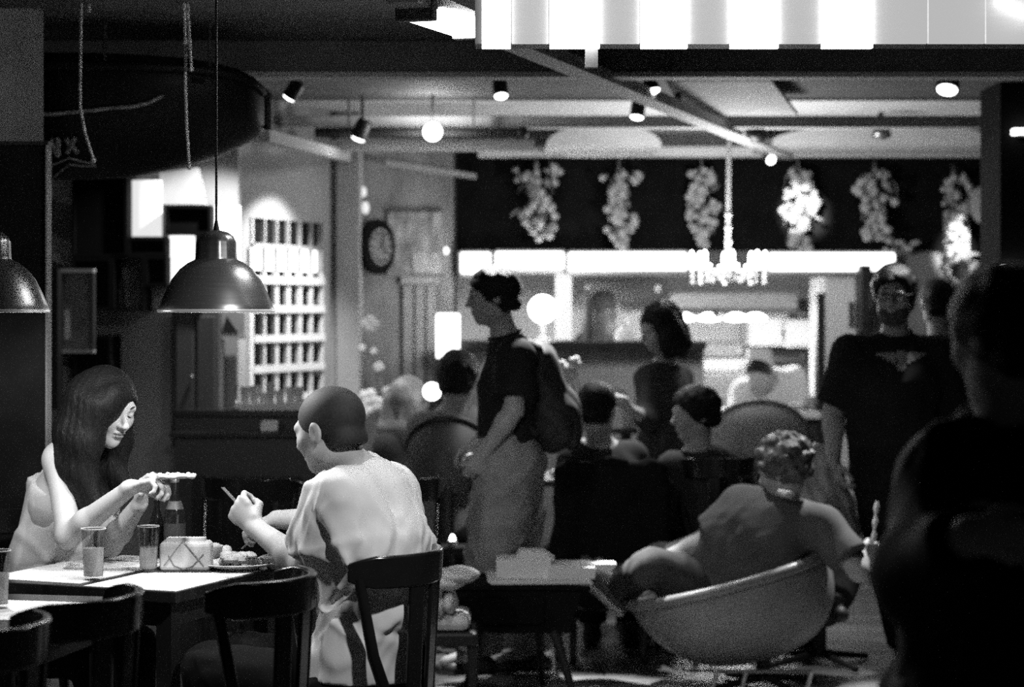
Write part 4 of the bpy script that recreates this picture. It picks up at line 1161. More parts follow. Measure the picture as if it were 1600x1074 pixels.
rope([(289, 110, 7.02), (290, 135, 7.02), (292, 200, 7.02), (296, 262, 7.02)], .0048, 'rope hanging straight down over the bow side of the boat')

# ------------------------------------------------------------------ pendant lamps
def pendant(px, label):
    c = P(px, 487, 5.9); t = thing('pendant_lamp', label, 'lamp', c, 'pendant lamps over the tables')
    out = [(.166, 0), (.1665, .006), (.160, .022), (.148, .051), (.128, .0916), (.104, .122), (.082, .139), (.064, .148), (.058, .152)]
    inn = [(r - .004, z - .002) for r, z in out][::-1]; inn[-1] = (.162, .001)
    MB().lathe(c, out + inn, 48, close=True).build('shade', M_chrome, t, smooth=True)
    b = MB(); n = 48; prof = [(.060, .150), (.059, .158), (.057, .200), (.050, .216), (.034, .228), (.010, .234)]
    vs = []; fs = []
    for r, z in prof:
        for k in range(n):
            rr = r * (1 - (.05 if (k % 4 == 0 and .15 < z < .21) else 0)); a = 2 * math.pi * k / n
            vs.append(c + Vector((math.cos(a) * rr, math.sin(a) * rr, z)))
    for i in range(len(prof) - 1):
        for k in range(n): k2 = (k + 1) % n; fs.append((i * n + k, i * n + k2, (i + 1) * n + k2, (i + 1) * n + k))
    fs.append(tuple((len(prof) - 1) * n + k for k in range(n))); b.add(vs, fs)
    b.build('neck_cap', M_chrome, t, smooth=True)
    MB().lathe(c, [(.167, -.003), (.169, .002), (.167, .007), (.163, .003)], 48, close=True).build('rim', mat('lamp_rim', .8, .3, metal=.3), t, smooth=True)
    MB().tube([c + Vector((0, 0, .232)), c + Vector((0, 0, .262))], [.010, .004], 10).build('strain_relief', M_black, t, smooth=True)
    MB().tube([c + Vector((0, 0, .255)), Vector((c.x, c.y, 2.6))], .0035, 8).build('cord', mat('lamp_cord', .10, .6), t)
    MB().ball(c + Vector((0, 0, .055)), .032, 14, 10).build('bulb', M_bulb, t, smooth=True)
    light('pendant_light', 'POINT', c + Vector((0, 0, .012)), 17, size=.03)
pendant(338, 'ribbed metal pendant lamp hanging between the hair of the woman and the man in white')
pendant(-15, 'metal pendant lamp hanging before the dark pillar board')

# ------------------------------------------------------------------ tables of the couple
M_paper = mat('placemat_paper', .86, .8, var=.02)
M_glass = glass_mat('clear_glass')
M_water = mat('water', .9, .12, trans=.5, var=.0)
ph = math.radians(22)
TN = Vector((-.955, 5.82, 0)); tu = Vector((-math.cos(ph), math.sin(ph), 0)); tv = Vector((math.sin(ph), math.cos(ph), 0))
def rect(b, o, u, v, a, c, z0, z1):
    q = [o, o + u * a, o + u * a + v * c, o + v * c]
    return b.add([Vector((p.x, p.y, z0)) for p in q] + [Vector((p.x, p.y, z1)) for p in q],
                 [(0, 1, 2, 3), (7, 6, 5, 4), (0, 4, 5, 1), (1, 5, 6, 2), (2, 6, 7, 3), (3, 7, 4, 0)])
tb = thing('dining_table', 'square dark wooden table where the couple eats', 'table', TN + tu * .35 + tv * .35)
b = MB(); rect(b, TN, tu, tv, .70, .70, .715, .748); b.build('tabletop', M_wood, tb, bevel=.003)
b = MB(); rect(b, TN + tu * .05 + tv * .05, tu, tv, .60, .60, .64, .715); b.build('apron', M_black, tb)
for a, c in ((.04, .04), (.61, .04), (.61, .61), (.04, .61)):
    b = MB(); rect(b, TN + tu * a + tv * c, tu, tv, .05, .05, 0, .715); b.build('leg', M_black, tb)
def mat_sheet(o, u, v, a, c, label, z=.748):
    b = MB(); rect(b, o, u, v, a, c, z, z + .0015); return b.build('placemat', M_paper, None, label=label, cat='placemat', group='paper placemats')
mat_sheet(TN + tu * .008 + tv * .012, tu, tv, .31, .50, 'white paper placemat at the near corner of the couple table')
mat_sheet(TN + tu * .36 + tv * .05, tu, tv, .335, .50, 'white paper placemat before the long haired woman')
mat_sheet(TN + tu * .18 + tv * .57, tu, tv, .44, .12, 'white paper placemat lying behind the glasses on the couple table')
T2 = Vector((-1.06, 5.72, 0)); u2 = Vector((-math.cos(.2), math.sin(.2), 0)); v2 = Vector((-math.sin(.2), -math.cos(.2), 0))
t2 = thing('dining_table', 'dark wooden table with a lone placemat in front of the couple table', 'table', T2 + u2 * .35 + v2 * .4)
b = MB(); rect(b, T2, u2, v2, .70, .80, .715, .748); b.build('tabletop', mat('table_grey', .05, .25), t2, bevel=.003)
b = MB(); rect(b, T2 + u2 * .05 + v2 * .05, u2, v2, .60, .70, .64, .715); b.build('apron', M_black, t2)
for a, c in ((.04, .04), (.61, .04), (.61, .71), (.04, .71)):
    b = MB(); rect(b, T2 + u2 * a + v2 * c, u2, v2, .05, .05, 0, .715); b.build('leg', M_black, t2)
mat_sheet(T2 + u2 * .02 + v2 * .13, u2, v2, .45, .34, 'white paper placemat on the front dark table')

def tumbler(px, d, h, r, fill, label, z=.7495):
    c = Vector((X(px, d), d, z)); t = thing('drinking_glass', label, 'glass', c, 'water glasses on the tables')
    n = 24
    b = MB(); vs = []; fs = []
    prof = [(r * .78, 0), (r * .80, .004), (r * .88, h * .5), (r, h), (r - .0025, h), (r * .88 - .003, h * .5), (r * .76, .012), (0.001, .010)]
    for q, (rr, z_) in enumerate(prof):
        for k in range(n):
            f = 1 - (.03 if (k % 2 and q in (1, 2)) else 0); a = 2 * math.pi * k / n
            vs.append(c + Vector((math.cos(a) * rr * f, math.sin(a) * rr * f, z_)))
    for i in range(len(prof) - 1):
        for k in range(n): k2 = (k + 1) % n; fs.append((i * n + k, i * n + k2, (i + 1) * n + k2, (i + 1) * n + k))
    fs.append(tuple(range(n - 1, -1, -1))); b.add(vs, fs)
    b.build('glass_body', M_glass, t, smooth=True)
    MB().lathe(c, [(r * .755, .0125), (r * .86 - .001, h * fill)], n).build('water', M_water, t, smooth=True)
    MB().lathe(c + Vector((0, 0, h)), [(r + .0005, -.001), (r + .0005, .0015), (r - .003, .0015), (r - .003, -.001)], n, close=True).build('lip', mat('glass_lip', .8, .2), t, smooth=True)
    return t
tumbler(146, 6.08, .152, .037, .62, 'tall water glass standing alone on the near placemat')
tumbler(232, 6.26, .140, .034, .55, 'water glass touching the white napkin holder')
tumbler(-4, 5.50, .155, .036, .6, 'water glass on the front dark table')

# napkin holder
nh = thing('napkin_holder', 'white napkin holder with a diamond line pattern', 'napkin holder', Vector((X(290, 6.28), 6.28, .7495)))
x0, x1 = X(249, 6.26), X(329, 6.26)
b = MB(); b.bb(x0, x1, 6.25, 6.33, .751, .842); b.build('body', mat('holder_white', .82, .6), nh, bevel=.014, seg=3)
M_line = mat('holder_line', .25, .6)
def hl_(pts): return MB().tube([Vector((X(p[0], 6.248), 6.2485, Z(p[1], 6.248))) for p in pts], .0016, 6).build('pattern_line', M_line, nh)
hl_([(256, 884), (286, 846)]); hl_([(286, 846), (318, 884)]); hl_([(263, 868), (272, 884), (286, 889), (300, 885), (318, 866)])
b = MB(); b.bb(x0 + .02, x1 - .02, 6.27, 6.31, .83, .852); b.build('napkins', M_paper, nh)
b = MB(); b.bb(x0 - .004, x1 + .004, 6.245, 6.335, .7495, .754); b.build('base', M_darkobj, nh)

# bottles, bowl, plates with food
M_bottle = mat('bottle_dark_glass', .012, .08, spec=.7)
bt = bottle(273, 485 + 2560 / 6.55, 6.55, .265, .034, M_bottle, 'dark glass beer bottle standing behind the napkin holder')
bq = Vector(bt.location)
MB().lathe(bq, [(.0348, .06), (.0348, .12)], 20).build('label_band', mat('bottle_label', .03, .6), bt, smooth=True)
MB().lathe(bq, [(.0285, .165), (.020, .19)], 20).build('neck_label', mat('bottle_neck_label', .10, .5, var=.4, scale=40), bt, smooth=True)
bottle(245, 485 + 2560 / 6.62, 6.62, .20, .026, M_bottle, 'small dark sauce bottle beside the beer bottle')
M_dish = mat('white_china', .85, .25, var=.02)
M_food = mat('pale_food', .62, .8, var=.25, scale=40, bump=.3, bscale=80)
def bowl(px, d, r, h, label):
    c = Vector((X(px, d), d, .749)); t = thing('bowl', label, 'bowl', c)
    MB().lathe(c, [(r * .45, 0), (r * .55, .006), (r * .9, h * .6), (r, h), (r * .95, h), (r * .8, h * .55), (r * .4, .012)], 28).build('china', M_dish, t, smooth=True)
    rr = random.Random(5)
    for k in range(11):
        a = rr.uniform(0, 6.28); q = rr.uniform(0, r * .7)
        MB().ball(c + Vector((math.cos(a) * q, math.sin(a) * q, h * .9 + rr.uniform(0, .015))), (rr.uniform(.012, .02), rr.uniform(.012, .02), .012), 8, 6).build('food_piece', M_food, t, smooth=True)
    return t
bowl(318, 6.44, .062, .060, 'white bowl heaped with food beside the beer bottle')
def plate(px, d, r, label, lift=.0, n=14, seed=2):
    c = Vector((X(px, d), d, .749 + lift)); t = thing('plate', label, 'plate', c, 'plates of food on the couple table')
    MB().lathe(c, [(r * .55, 0), (r * .6, .004), (r * .98, .018), (r, .021), (r * .97, .023), (r * .6, .009), (.001, .008)], 36).build('china', M_dish, t, smooth=True)
    rr = random.Random(seed)
    for k in range(n):
        a = rr.uniform(0, 6.28); q = rr.uniform(0, r * .6)
        MB().ball(c + Vector((math.cos(a) * q, math.sin(a) * q, .018 + rr.uniform(0, .02))), (rr.uniform(.014, .03), rr.uniform(.014, .026), rr.uniform(.009, .015)), 8, 6, Euler((0, 0, rr.uniform(0, 3))).to_matrix()).build('food_piece', M_food, t, smooth=True)
    return t
plate(372, 6.34, .118, 'white dinner plate with food in front of the man in white', n=16)
plate(352, 6.52, .075, 'small white side plate with bread behind the dinner plate', n=7, seed=5)
br = thing('bread_roll', 'pale bread roll under the right hand of the man in white', 'bread', Vector((X(428, 6.33), 6.33, .76)))
MB().ball(Vector((X(436, 6.36), 6.36, .815)), (.05, .035, .024), 14, 10).build('crust', M_food, br, smooth=True)
MB().lathe(Vector((X(436, 6.36), 6.36, .749)), [(.035, 0), (.06, .022), (.062, .036), (.05, .040), (.03, .045)], 20).build('saucer', M_dish, br, smooth=True)

# ------------------------------------------------------------------ bentwood chairs (facing +Y, back at -Y)
M_chair = mat('chair_black_gloss', .010, .18, var=.3, spec=.6)
def arc(r, a0, a1, z, n=14, cy=0.0):
    return [Vector((math.sin(a0 + (a1 - a0) * k / n) * r, cy - math.cos(a0 + (a1 - a0) * k / n) * r, z)) for k in range(n + 1)]
def make_chair():
    t = thing('bentwood_chair', 'x', 'chair', (0, 0, 0), 'bentwood chairs')
    MB().lathe((0, 0, 0), [(.17, .435), (.195, .44), (.205, .455), (.195, .468), (.16, .462), (.001, .458)], 28).build('seat', M_chair, t, smooth=True)
    b = MB(); n = 16; A0 = math.radians(78); vs = []; fs = []
    for k in range(n + 1):
        a = -A0 + 2 * A0 * k / n
        hh = .045 if abs(a) < math.radians(62) else .045 - .02 * (abs(a) - math.radians(62)) / math.radians(16)
        for r, z in ((.205, .845 - hh), (.228, .845 - hh), (.234, .845 + hh), (.211, .845 + hh)):
            vs.append((math.sin(a) * r, .02 - math.cos(a) * r, z))
    for k in range(n):
        for j in range(4): j2 = (j + 1) % 4; fs.append((k * 4 + j, k * 4 + j2, k * 4 + 4 + j2, k * 4 + 4 + j))
    fs += [(3, 2, 1, 0), (n * 4, n * 4 + 1, n * 4 + 2, n * 4 + 3)]; b.add(vs, fs)
    b.build('top_rail', M_chair, t, smooth=True, bevel=.006)
    for a in (-.42, 0, .42):
        MB().bar((math.sin(a) * .188, .01 - math.cos(a) * .188, .455), (math.sin(a) * .219, .02 - math.cos(a) * .219, .84), .052, .012, (math.sin(a), -math.cos(a), 0)).build('slat', M_chair, t, bevel=.003)
    for s in (-1, 1):
        MB().tube([(s * .155, -.15, .0), (s * .15, -.135, .45), (s * .19, -.09, .62), (s * .205, -.055, .83)], [.016, .018, .017, .015], 10).build('leg', M_chair, t, smooth=True)
        MB().tube([(s * .165, .15, .0), (s * .145, .125, .445)], [.013, .018], 10).build('leg', M_chair, t, smooth=True)
    MB().tube([Vector((math.cos(2 * math.pi * k / 20) * .15, math.sin(2 * math.pi * k / 20) * .15, .24)) for k in range(20)], .009, 8, closed=True).build('stretcher_ring', M_chair, t, smooth=True)
    return t
chair0 = make_chair(); _first = [True]
def put_chair(x, y, face, label):
    o = chair0 if _first[0] else copy_tree(chair0); _first[0] = False
    o.location = (x, y, 0); o.rotation_euler = (0, 0, math.atan2(-face[0], face[1])); o['label'] = label
    return o
put_chair(-.405, 5.70, (-.96, .28), 'black bentwood chair the man in white sits on')
put_chair(-.705, 5.15, (-.96, .28), 'empty black bentwood chair with its rail beneath the elbow of the man in white')
put_chair(-1.08, 4.80, (-.96, .28), 'empty black bentwood chair with a glossy round rail by the front dark table')
put_chair(-1.20, 4.36, (-.96, .28), 'empty black bentwood chair at the corner of the front dark table')
put_chair(-1.66, 6.66, (.85, -.5), 'black bentwood chair the long haired woman sits on')
put_chair(.43, 9.12, (.05, .95), 'black bentwood chair of the seated man with shaved head')
put_chair(.885, 9.32, (-.5, .86), 'black bentwood chair of the seated man facing left')
put_chair(-1.02, 8.2, (.4, .9), 'empty bentwood chair in the dark before the console')
put_chair(-.50, 8.15, (-.2, .95), 'empty bentwood chair in the dark beside the first one before the console')

# ------------------------------------------------------------------ coffee table with papers, stool with cushion
cz = .475
cf = thing('coffee_table', 'black coffee table with a deep box and splayed legs', 'table', (X(812, 8.2), 8.2, 0))
xa, xb = X(706, 8.0), X(922, 8.0)
MB().bb(xa, xb, 8.0, 8.46, cz - .02, cz).build('tabletop', M_blackm, cf, bevel=.004)
b = MB(); b.prism([(xa + .01, cz - .02), (xb - .03, cz - .02), (xb - .08, cz - .19), (xa + .03, cz - .19)], 'y', 8.01, 8.45); b.build('box', M_blackm, cf, bevel=.006)
MB().bb(xa + .12, xb - .18, 7.995, 8.01, cz - .15, cz - .05).build('drawer', M_blackm, cf, bevel=.003)
for (x, y, ex, ey) in ((xa + .13, 8.03, -.10, -.03), (xb - .14, 8.03, .09, -.03), (xa + .12, 8.43, -.06, .03), (xb - .20, 8.43, .02, .03)):
    MB().tube([(x, y, cz - .18), (x + ex, y + ey, 0)], [.022, .012], 10).build('leg', M_black, cf, smooth=True)
bxp = thing('paper_box', 'open white paper box on the black coffee table', 'box', (X(815, 8.15), 8.15, cz))
MB().bb(X(775, 8.1), X(862, 8.1), 8.10, 8.26, cz + .002, cz + .09).build('carton', M_paper, bxp, bevel=.004)
b = MB(); b.prism([(X(805, 8.1), cz + .09), (X(868, 8.1), cz + .085), (X(850, 8.1), cz + .115), (X(812, 8.1), cz + .12)], 'y', 8.11, 8.25); b.build('lid', M_paper, bxp, bevel=.003)
for k, (a, c, y0, y1, h, lab) in enumerate(((762, 922, 8.02, 8.32, .016, 'broad white paper sheet lying under the open paper box'), (858, 930, 8.05, 8.30, .045, 'stack of white papers next to the open paper box'), (905, 960, 8.10, 8.2, .024, 'white paper wedge sticking out past the edge of the coffee table'))):
    t = thing('paper_stack', lab, 'paper', (X((a + c) / 2, y0), y0, cz))
    n = max(2, int(h / .008))
    for j in range(n):
        rr = random.Random(k * 9 + j); q = rr.uniform(-.008, .008)
        z0 = cz + .001 + (.046 if k == 2 else .017 if k == 1 else 0)
        MB().box(((X(a, y0) + X(c, y0)) / 2 + q, (y0 + y1) / 2, z0 + h * (j + .5) / n), (X(c, y0) - X(a, y0), y1 - y0, h / n * .96), rr.uniform(-.06, .06)).build('sheet', M_paper, t)
st = thing('footstool', 'low dark stool under the white puffy cushion', 'stool', (X(705, 7.75), 7.75, 0))
MB().bb(X(655, 7.6), X(745, 7.6), 7.6, 7.95, .30, .35).build('seat', M_black, st, bevel=.01)
for x in (X(662, 7.6), X(738, 7.6)):
    for y in (7.63, 7.92): MB().tube([(x, y, .3), (x, y, 0)], [.02, .013], 8).build('leg', M_black, st)
cu = thing('cushion', 'white puffy ribbed cushion on the low stool beside the coffee table', 'cushion', (X(700, 7.7), 7.7, .35))
for (px, py, rx, rz) in ((716, 898, 34, 12), (700, 908, 28, 14), (682, 918, 13, 24), (684, 945, 14, 20), (703, 940, 12, 18)):
    CB = Blob(); s = 7.7 / FPX; q = P(px, py, 7.68); CB.ell(q, (rx * s, .11, rz * s)); CB.disp = folds(px, .002, 60)
    CB.mesh('puffy_rib', mat('cushion_white', .7, .8), cu, .008)
MB().bb(X(675, 7.7), X(735, 7.7), 7.62, 7.85, .35, .42).build('cushion_core', mat('cushion_white', .7, .8), cu, bevel=.03)

# ------------------------------------------------------------------ tub chairs
def tub(name, label, c, axis, tilt, la, lb, depth, m, rimm, rim_r=.024, legs=True, floor_z=0.0):
    """round shell chair: rim ellipse (la along axis, lb across) tilted up towards the back, rounded shell below it"""
    c = Vector(c); ax = Vector((axis[0], axis[1], 0)).normalized(); ay = Vector((-ax.y, ax.x, 0))
    ar = ax * math.cos(tilt) + Vector((0, 0, math.sin(tilt))); dn = Vector((ax.x * math.sin(tilt), ax.y * math.sin(tilt), -math.cos(tilt)))
    t = thing(name, label, 'armchair', (c.x, c.y, 0)); n, m_ = 40, 12
    b = MB(); vs = []; fs = []
    for sh_, sc in ((0, 1.0), (1, .93)):
        for j in range(m_ + 1):
            th = (math.pi / 2) * j / m_; rr = max(math.cos(th) ** .75, .02); dd = math.sin(th) * depth * (1 if sh_ == 0 else .90)
            for k in range(n):
                a = 2 * math.pi * k / n
                vs.append(c + ar * (math.cos(a) * la * rr * sc) + ay * (math.sin(a) * lb * rr * sc) + dn * dd + ax * (.06 * math.sin(th)))
    o = (m_ + 1) * n
    for base in (0, o):
        for j in range(m_):
            for k in range(n):
                k2 = (k + 1) % n; f = (base + j * n + k, base + (j + 1) * n + k, base + (j + 1) * n + k2, base + j * n + k2)
                fs.append(f if base == 0 else f[::-1])
        fs.append(tuple(base + m_ * n + k for k in range(n)))
    for k in range(n): k2 = (k + 1) % n; fs.append((k, k2, o + k2, o + k))
    b.add(vs, fs); b.build('shell', m, t, smooth=True)
    MB().tube([c + ar * (math.cos(2 * math.pi * k / n) * la * .985) + ay * (math.sin(2 * math.pi * k / n) * lb * .985) for k in range(n)], rim_r, 10, closed=True).build('rim', rimm, t, smooth=True)
    if legs:
        bot = c + dn * depth + ax * .06
        MB().tube([(bot.x, bot.y, bot.z + .03), (bot.x, bot.y, .03)], .03, 12).build('pedestal', M_black, t)
        for k in range(4):
            a = k * math.pi / 2 + .5
            MB().tube([(bot.x, bot.y, .05), (bot.x + math.cos(a) * .26, bot.y + math.sin(a) * .26, .014)], [.018, .012], 8).build('foot', M_black, t)
    return t
M_tub = mat('tub_leather', .21, .5, var=.12, bump=.1, bscale=120)
M_tubrim = mat('tub_piping', .20, .32, var=.15)
tub('tub_armchair', 'grey leather tub armchair with piped rim holding the lounging man', (X(1135, 8.42), 8.42, Z(903, 8.42)), (1, -.12), math.radians(15.5), .42, .36, .34, M_tub, M_tubrim)
tub('tub_armchair', 'dark tub chair with a black rim behind the man with the backpack', (X(696, 9.35), 9.5, Z(700, 9.35)), (.05, -1), math.radians(38), .22, .18, .26, mat('tub_dark', .07, .6), M_black, .02)
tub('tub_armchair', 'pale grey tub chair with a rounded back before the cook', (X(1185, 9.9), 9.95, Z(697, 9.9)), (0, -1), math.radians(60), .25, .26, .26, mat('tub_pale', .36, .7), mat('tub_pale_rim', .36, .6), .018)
tub('tub_armchair', 'dark tub chair of the woman with long pale hair', (X(1258, 9.1), 9.12, .42), (.3, -1), math.radians(20), .22, .20, .28, mat('tub_dark', .07, .6), M_black, .02)

# ------------------------------------------------------------------ tables and small things further back
def small_table(px, d, w, dep, h, label):
    x = X(px, d); t = thing('cafe_table', label, 'table', (x, d + dep / 2, 0))
    MB().bb(x - w / 2, x + w / 2, d, d + dep, h - .03, h).build('tabletop', M_wood2, t, bevel=.004)
    for sx in (-1, 1):
        for yy in (d + .05, d + dep - .05): MB().bb(x + sx * (w / 2 - .05) - .02, x + sx * (w / 2 - .05) + .02, yy - .02, yy + .02, 0, h - .03).build('leg', M_black, t)
    return t
small_table(890, 9.5, .62, .55, .76, 'cafe table between the man with the backpack and the seated men')
small_table(618, 10.7, .4, .3, .78, 'cafe table with flowers before the painted wall')
lt = thing('low_table', 'low dark bench table with tea lights behind the coffee table', 'table', (X(790, 9.0), 9.1, 0))
MB().bb(X(640, 8.95), X(882, 8.95), 8.97, 9.12, .48, .51).build('tabletop', M_black, lt, bevel=.004)
for px in (650, 868): MB().bb(X(px, 9), X(px, 9) + .03, 9.03, 9.08, 0, .48).build('leg', M_black, lt)
for px, lab in ((707, 'tea light glowing on the low bench beside the pale trousers'), (872, 'tea light glowing on the low bench under the cafe table'), (738, 'tea light glowing on the low bench right behind the white cushion')):
    c = Vector((X(px, 9.0), 9.0, .51)); t = thing('tea_light', lab, 'candle', c, 'tea lights')
    MB().lathe(c, [(.018, 0), (.021, .028), (.018, .028), (.016, .004)], 12).build('cup', mat('cup_grey', .4, .3), t, smooth=True)
    MB().ball(c + Vector((0, 0, .034)), (.012, .012, .02), 8, 8).build('flame', mat('flame_glow', .9, .5, emit=10), t, smooth=True)
def orchid(base, blooms, label):
    t = thing('orchid', label, 'flowers', base)
    MB().lathe(base, [(.03, 0), (.045, .04), (.03, .12), (.024, .13), (.02, .12)], 14).build('vase', M_white, t, smooth=True)
    for px, py, d, r in blooms:
        e = P(px, py, d); m = Vector(base).lerp(e, .6) + Vector((.02, 0, .03))
        MB().tube([Vector(base) + Vector((0, 0, .10)), m, e], .004, 6).build('stem', M_gars, t, smooth=True)
        for k in range(4):
            a = k * math.pi / 2 + px; MB().ball(e + Vector((math.cos(a) * r * .45, -.01, math.sin(a) * r * .45)), (r * .62, r * .3, r * .62), 8, 6).build('petal', M_white, t, smooth=True)
orchid(P(600, 713, 10.8), [(578, 506, 10.8, .045), (566, 544, 10.8, .02), (584, 549, 10.8, .02), (592, 574, 10.8, .028), (606, 612, 10.8, .03), (576, 622, 10.75, .05), (570, 640, 10.75, .045), (590, 632, 10.75, .04)], 'tall spray of white flowers in a white vase by the painted wall')
orchid(P(905, 728, 9.7), [(876, 572, 9.7, .03), (890, 580, 9.7, .04), (898, 566, 9.7, .03), (884, 590, 9.7, .03)], 'white flowers in a vase between the backpack and the shaved head')
fl_ = thing('floor_lamp', 'floor lamp with a white square shade behind the seated man in grey', 'lamp', (X(700, 10.9), 10.9, 0))
MB().bb(X(682, 10.9), X(718, 10.9), 10.84, 10.96, Z(560, 10.9), Z(490, 10.9)).build('shade', mat('floor_lamp_glow', .85, .7, emit=2.0, lamp=True), fl_, bevel=.01)
MB().tube([(X(700, 10.9), 10.9, 0), (X(700, 10.9), 10.9, Z(556, 10.9))], .012, 8).build('pole', M_black, fl_)
MB().lathe((X(700, 10.9), 10.9, 0), [(.13, 0), (.13, .02), (.02, .03)], 20).build('base', M_black, fl_)
gb = thing('globe_candle', 'round white glowing globe lamp beside the blonde woman', 'lamp', P(675, 640, 9.7))
MB().ball(P(675, 612, 10.0), .043, 14, 10).build('globe', mat('small_globe_glow', .9, .5, emit=5, lamp=True), gb, smooth=True)
q = P(675, 622, 10.0); MB().tube([q, Vector((q.x, q.y, .0))], .012, 8).build('stand', M_black, gb)
mn = thing('menu_card', 'white menu card standing open between the two seated men', 'menu', P(980, 668, 10.3))
for a, c_, off in ((960, 985, .0), (985, 1002, .03)):
    b = MB(); b.prism([(X(a, 10.3), Z(606 + (a - 960) * .5, 10.3)), (X(c_ - 6, 10.3), Z(610 + (a - 960) * .6, 10.3)), (X(c_ + 10, 10.3), Z(668, 10.3)), (X(a + 14, 10.3), Z(668, 10.3))], 'y', 10.3 + off, 10.306 + off); b.build('page', M_paper, mn)
small_table(962, 10.22, .22, .3, Z(668, 10.3), 'narrow high table carrying the white menu card')
np_ = thing('napkin', 'folded white napkin at the edge of the cafe table', 'napkin', P(890, 726, 9.55))
b = MB(); q = Vector((X(888, 9.55), 9.55, .76)); NB = Blob(); NB.rc(q + Vector((-.06, 0, .03)), q + Vector((.05, 0, .015)), .022, .012); NB.rc(q + Vector((-.03, .03, .03)), q + Vector((.06, .04, .015)), .02, .012); NB.disp = folds(4, .004, 60)
NB.mesh('cloth', M_paper, np_, .008)
MB().lathe(q + Vector((0, .02, 0)), [(.05, 0), (.07, .006), (.066, .009), (.04, .006)], 18).build('saucer', M_dish, np_, smooth=True)
# little pale rack near the floor at the front of the tub chair
rk = thing('magazine_rack', 'low pale wire rack with a white magazine on the floor', 'rack', (X(1180, 8.25), 8.25, 0))
for x in (X(1105, 8.2), X(1150, 8.2), X(1250, 8.2)): MB().tube([(x, 8.1, 0), (x + .03, 8.1, .12)], .010, 8).build('wire', M_steel, rk)
MB().tube([(X(1105, 8.2) + .03, 8.1, .12), (X(1250, 8.2) + .03, 8.1, .12)], .008, 8).build('wire', M_steel, rk)
MB().box((X(1215, 8.1), 8.1, .02), (.24, .16, .03), .1).build('magazine', M_paper, rk, bevel=.002)

# coat-shaped dark fill, added to hide the lit floor behind the chair slats
ct_ = thing('coat', 'black coat shape added as dark fill over the chair back of the man with the shaved head', 'coat', (.43, 8.92, .2))
CB = Blob(); CB.trunk((.43, 8.90, .30), (.43, 8.90, .86), (1, 0, 0), (.24, .045), (.20, .035), .03); CB.rc((.25, 8.9, .85), (.22, 8.9, .42), .05, .045, .04); CB.rc((.61, 8.9, .85), (.66, 8.9, .45), .05, .045, .04); CB.disp = creases(9, (.43, 8.9, .6), (0, 0, 1), .010, 40, .3)
CB.mesh('dark_fill_body', mat('dark_fill_black', .008, .95, spec=.1), ct_, .012)
MB().tube([(.36, 8.885, .885), (.43, 8.87, .90), (.50, 8.885, .885)], .018, 8).build('collar', MATS['dark_fill_black'], ct_, smooth=True)
# ------------------------------------------------------------------ people
S_skin = mat('skin_light', .58, .55, var=.05, scale=15)
S_skin2 = mat('skin_mid', .38, .55, var=.06, scale=15)
S_hairb = mat('hair_black', .010, .48, var=.4, scale=40, stretch=(6, 6, .6), spec=.14, bump=.5, bscale=45)
S_hairl = mat('hair_light', .34, .5, var=.3, scale=40, stretch=(6, 6, 1))
S_hairc = mat('hair_brown', .07, .5, var=.4, scale=40)
C_white = mat('cotton_white', .74, .85, var=.04, bump=.08, bscale=300)
C_black = mat('cotton_black', .016, .9, var=.2, spec=.15)
C_dark = mat('cotton_dark', .045, .9, var=.2, spec=.15)
C_grey = mat('cotton_grey', .16, .9, var=.12)
C_jean = mat('denim_dark', .05, .85, var=.25, scale=30)
C_khaki = mat('khaki_pale', .30, .85, var=.15, scale=20)
M_dk = mat('feature_dark', .02, .5)
def HD(d, p, t, curl=(25, 30, 20), tc=.4, s=1.0, spread=0): return dict(dir=d, palm=p, thumb=t, curl=curl, tc=tc, s=s, spread=spread)
REL = HD((0, 0, -1), (0, 1, 0), (1, 0, 0))

# --- man in the white T-shirt, seen from behind
sideL = A(-.45, -.89, 0) * .09
hp = A(-.44, 5.74, .50)
hips = (hp + sideL, hp - sideL)
kn = (hips[0] + A(-.38, .20, .02), hips[1] + A(-.38, .20, .02))
J = dict(head=P(513, 674, 5.74), fwd=(-.83, .50, -.22), neck=P(556, 738, 5.77), sh=(P(538, 780, 5.63), P(608, 772, 5.90)),
         el=(P(478, 886, 5.74), P(532, 815, 6.10)), wr=(P(400, 826, 5.93), P(432, 812, 6.24)),
         hd=(HD((-.62, .35, .62), (.45, .85, -.1), (-.3, .2, .8), (55, 75, 50), 1.0, 1.08), HD((-.9, .25, -.28), (.0, .3, -.95), (-.3, .9, .2), (25, 45, 30), .6)),
         hip=hips, kn=kn, an=(kn[0] + A(-.02, .04, -.43), kn[1] + A(-.02, .04, -.43)), toe=((-.9, .4, 0), (-.9, .4, 0)), bend=(.045, -.03, 0))
def hair_m(B, c, R):
    hair_short(B, c, R, 1.0, -.001, -.012)
tm, Rm = person('man in a white T-shirt eating at the table, seen from behind', mat('skin_man', .42, .55, var=.06, scale=15), J, C_white, mat('trousers_black', .010, .95, spec=.1), mat('hair_cropped', .018, .75, var=.5, scale=180), step=.0075, head_step=.004,
       collar=False, fine=[(np.array(J['wr'][0]) + A(-.06, .03, .05), .10, .005), (np.array(J['wr'][1]) + A(-.07, .02, -.03), .09, .005)], girth=1.02, sleeve=.80, hem=-.02, seed=5, fold=.0075, nf=95,
       hair_fn=hair_m, inflate=.032, fdir=(.9, .5, .5))
kf = thing('table_knife', 'table knife held in the raised fist of the man in white', 'knife', P(385, 800, 5.95))
a, c = P(388, 808, 5.97), P(358, 772, 6.02)
MB().tube([P(398, 812, 5.95), a, P(374, 790, 6.0)], [.006, .007, .006], 8).build('grip', M_black, kf)
MB().bar(P(374, 790, 6.0), P(348, 762, 6.06), .012, .002, (0, 0, 1)).build('blade', M_steel, kf)
